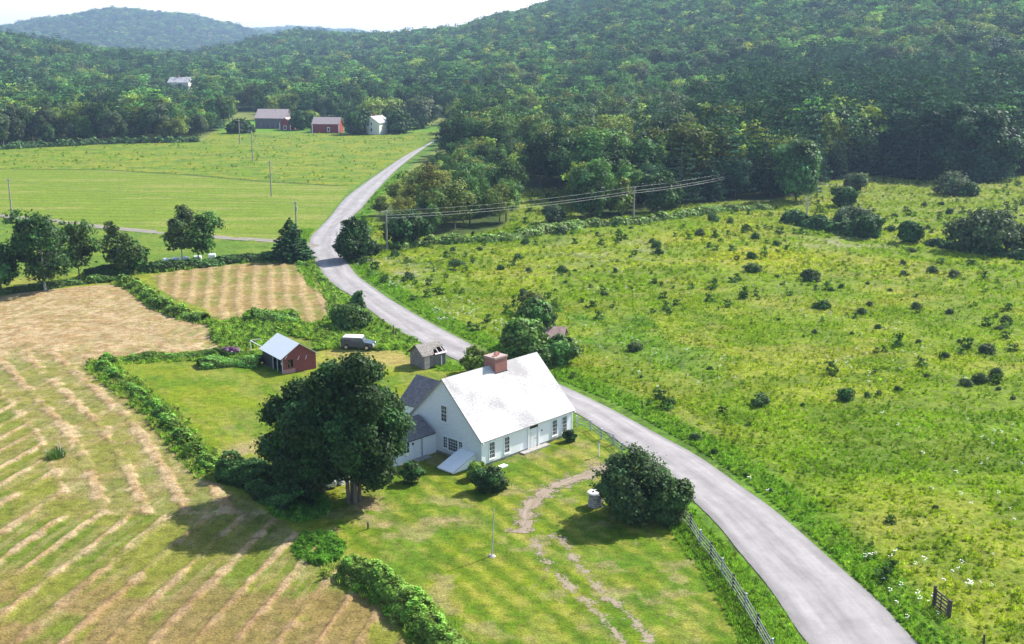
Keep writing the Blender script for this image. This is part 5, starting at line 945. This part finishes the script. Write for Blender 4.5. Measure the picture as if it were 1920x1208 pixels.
g = G(116, 856); e = empty('marker_pipe', tuple(g)); tag(e, 'grey marker pipe in a tuft of weeds in the hay field', 'pipe'); MB().tube([(0, 0, -.1), (-.15, 0, 1.5)], .05, 7).build('pipe', GREYW, e); MB().tube([(.12, .02, 0), (.12, .02, .35)], .07, 8).build('sleeve', TRIM, e)
Q, sh = tuft(909, 260, 1.0, .9, .3); o = link('weed_clump', quadmesh('weed_clump', Q, sh, LEAF_O), None); o.location = G(106, 858); o.color = (.07, .12, .03, 1); tag(o, 'clump of green weeds round the marker pipe in the hay field', 'weeds')
# stone well and garden statue by the lilac
g = G(1117, 948); e = empty('stone_well', tuple(g)); tag(e, 'round stone well with white flat lid beside the dark lilac', 'well'); STW = shingles('well_stone', (.30,.26,.25), (.55,.50,.48), (.10,.09,.085), .28, .18)
m = MB(); n = 20; 
for j in range(6):
    z0, z1 = j*.2, (j+1)*.2; r0 = .72-.02*j+.03*math.sin(j*2)
    for k in range(n):
        a, b = 2*math.pi*k/n, 2*math.pi*(k+1)/n; r1 = r0-.015; m.quad((math.cos(a)*r0, math.sin(a)*r0, z0), (math.cos(b)*r0, math.sin(b)*r0, z0), (math.cos(b)*r1, math.sin(b)*r1, z1), (math.cos(a)*r1, math.sin(a)*r1, z1), uv=[(a*.7, z0), (b*.7, z0), (b*.7, z1), (a*.7, z1)])
m.build('stone_ring', STW, e); MB().tube([(0, 0, 1.2), (0, 0, 1.3), (0, 0, 1.36)], [.8, .8, .7], 18).build('lid', plain('lid_stone', (.52,.50,.48), .8, .3, 6), e)
g = G(1167, 953); e = empty('garden_statue', tuple(g)); tag(e, 'small blue-grey garden statue in the shade of the lilac', 'statue'); SG = plain('statue_blue', (.16,.17,.28), .7, .2, 5)
MB().tube([(0, 0, 0), (0, 0, .3)], [.2, .16], 10).build('pedestal', STONE, e); MB().tube([(0, 0, .3), (0, 0, .45), (0, 0, .75), (0, 0, .95), (0, 0, 1.12), (0, 0, 1.2), (0, 0, 1.24), (0, 0, 1.32), (0, 0, 1.42), (0, 0, 1.46)], [.17, .15, .11, .15, .17, .07, .07, .1, .09, .02], 12).build('figure', SG, e)
MB().tube([(.15, 0, 1.12), (.24, -.06, .95), (.08, -.18, .9)], [.05, .045, .03], 7).build('arm', SG, e); MB().tube([(-.15, 0, 1.12), (-.24, -.06, .95), (-.08, -.18, .92)], [.05, .045, .03], 7).build('arm', SG, e)
# wrapped bales
BW = plain('bale_wrap', (.72,.74,.76), .35, .08, 3)
for px, py, lab in [(199,509,'leftmost white wrapped bale, nearly hidden behind the birches'),(236,506,'white wrapped bale half hidden right of the middle birch'),(310,495,'white wrapped bale left of the slim birch, first of the open run'),(327,493,'second white wrapped bale left of the slim birch'),(345,492,'white wrapped bale at the foot of the slim birch'),(368,490,'white wrapped bale behind the rounded open tree'),(395,486,'rightmost white wrapped bale beyond the rounded open tree')]:
    o = MB().tube([(-.72, 0, .62), (-.66, 0, .62), (.66, 0, .62), (.72, 0, .62)], [.5, .63, .63, .5], 16).build('wrapped_bale', BW); o.location = G(px, py+3); o.location.y += 1.2; o.rotation_euler = (0, 0, .15); tag(o, lab, 'hay bale', 'white wrapped bales along the lane')
# utility poles and wires
PO = [(22,400,335,'utility pole at the left frame beside the lane'),(556,432,378,'utility pole behind the corner spruce'),(509,368,302,'utility pole in its tuft of grass in the mown field'),(474,303,245,'utility pole in the upper field below the grey barn'),(450,270,225,'utility pole left of the grey barn in the upper field'),(431,240,204,'farthest utility pole in the gap left of the barn'),(726,470,395,'roadside utility pole in front of the bend thicket'),(1188,418,350,'utility pole at the meadow edge before the wood'),(1452,352,300,'utility pole lost in the trees at the wood edge')]
tops = {}
for px, py, yt, lab in PO:
    g = G(px, py); h = hgt(g, yt); e = empty('utility_pole', tuple(g)); tag(e, lab, 'pole', 'utility poles'); k = 1+g[1]/900; MB().tube([(0, 0, -.3), (0, 0, h*.5), (0, 0, h)], [.17*k, .14*k, .11*k], 8).build('pole_shaft', POLEW, e)
    big = px in (726, 1188, 1452, 556); 
    MB().box(-.9 if px != 726 else -1.0, .5 if px != 726 else .3, -.06, .06, h-.45, h-.33).build('crossarm', POLEW, e)
    for x in (-.8, 0, .25): MB().tube([(x, 0, h-.33), (x, 0, h-.16)], .05*k, 6).build('insulator', TRIM, e)
    if px == 556: MB().tube([(.28, 0, h-2.0), (.28, 0, h-1.2)], .2, 10).build('transformer', GREYW, e)
    tops[px] = np.array([g[0], g[1], h])
WM = plain('wire_metal', (.36,.36,.36), .5, .1, 3)
def wire(lab, ids, dz, off, rad):
    pts = []
    for a, b in zip(ids, ids[1:]):
        a, b = tops[a]+np.array([off, 0, dz]), tops[b]+np.array([off, 0, dz]); L = np.linalg.norm(b-a)
        for t in np.linspace(0, 1, 16, endpoint=False): p = a*(1-t)+b*t; p[2] -= 4*t*(1-t)*L*.012; pts.append(p)
    pts.append(tops[ids[-1]]+np.array([off, 0, dz])); o0 = Vector(pts[0]); o = MB().tube([Vector(p)-o0 for p in pts], rad, 4).build('power_wire', WM); o.location = o0; tag(o, lab, 'wire')
wire('topmost wire strung from the roadside pole to the meadow-edge pole', [726, 1188, 1452], -.1, -.6, .014); wire('middle wire strung from the roadside pole across the thicket', [726, 1188, 1452], -1.0, 0, .019); wire('lowest wire strung from the roadside pole across the thicket', [726, 1188, 1452], -1.55, .1, .02)
wire('thin wire running up the poles from the road to the farm', [726, 556, 509, 474, 450, 431], -.2, 0, .016); wire('thin wire from the lane pole to the corner spruce pole', [22, 556], -.3, 0, .016)
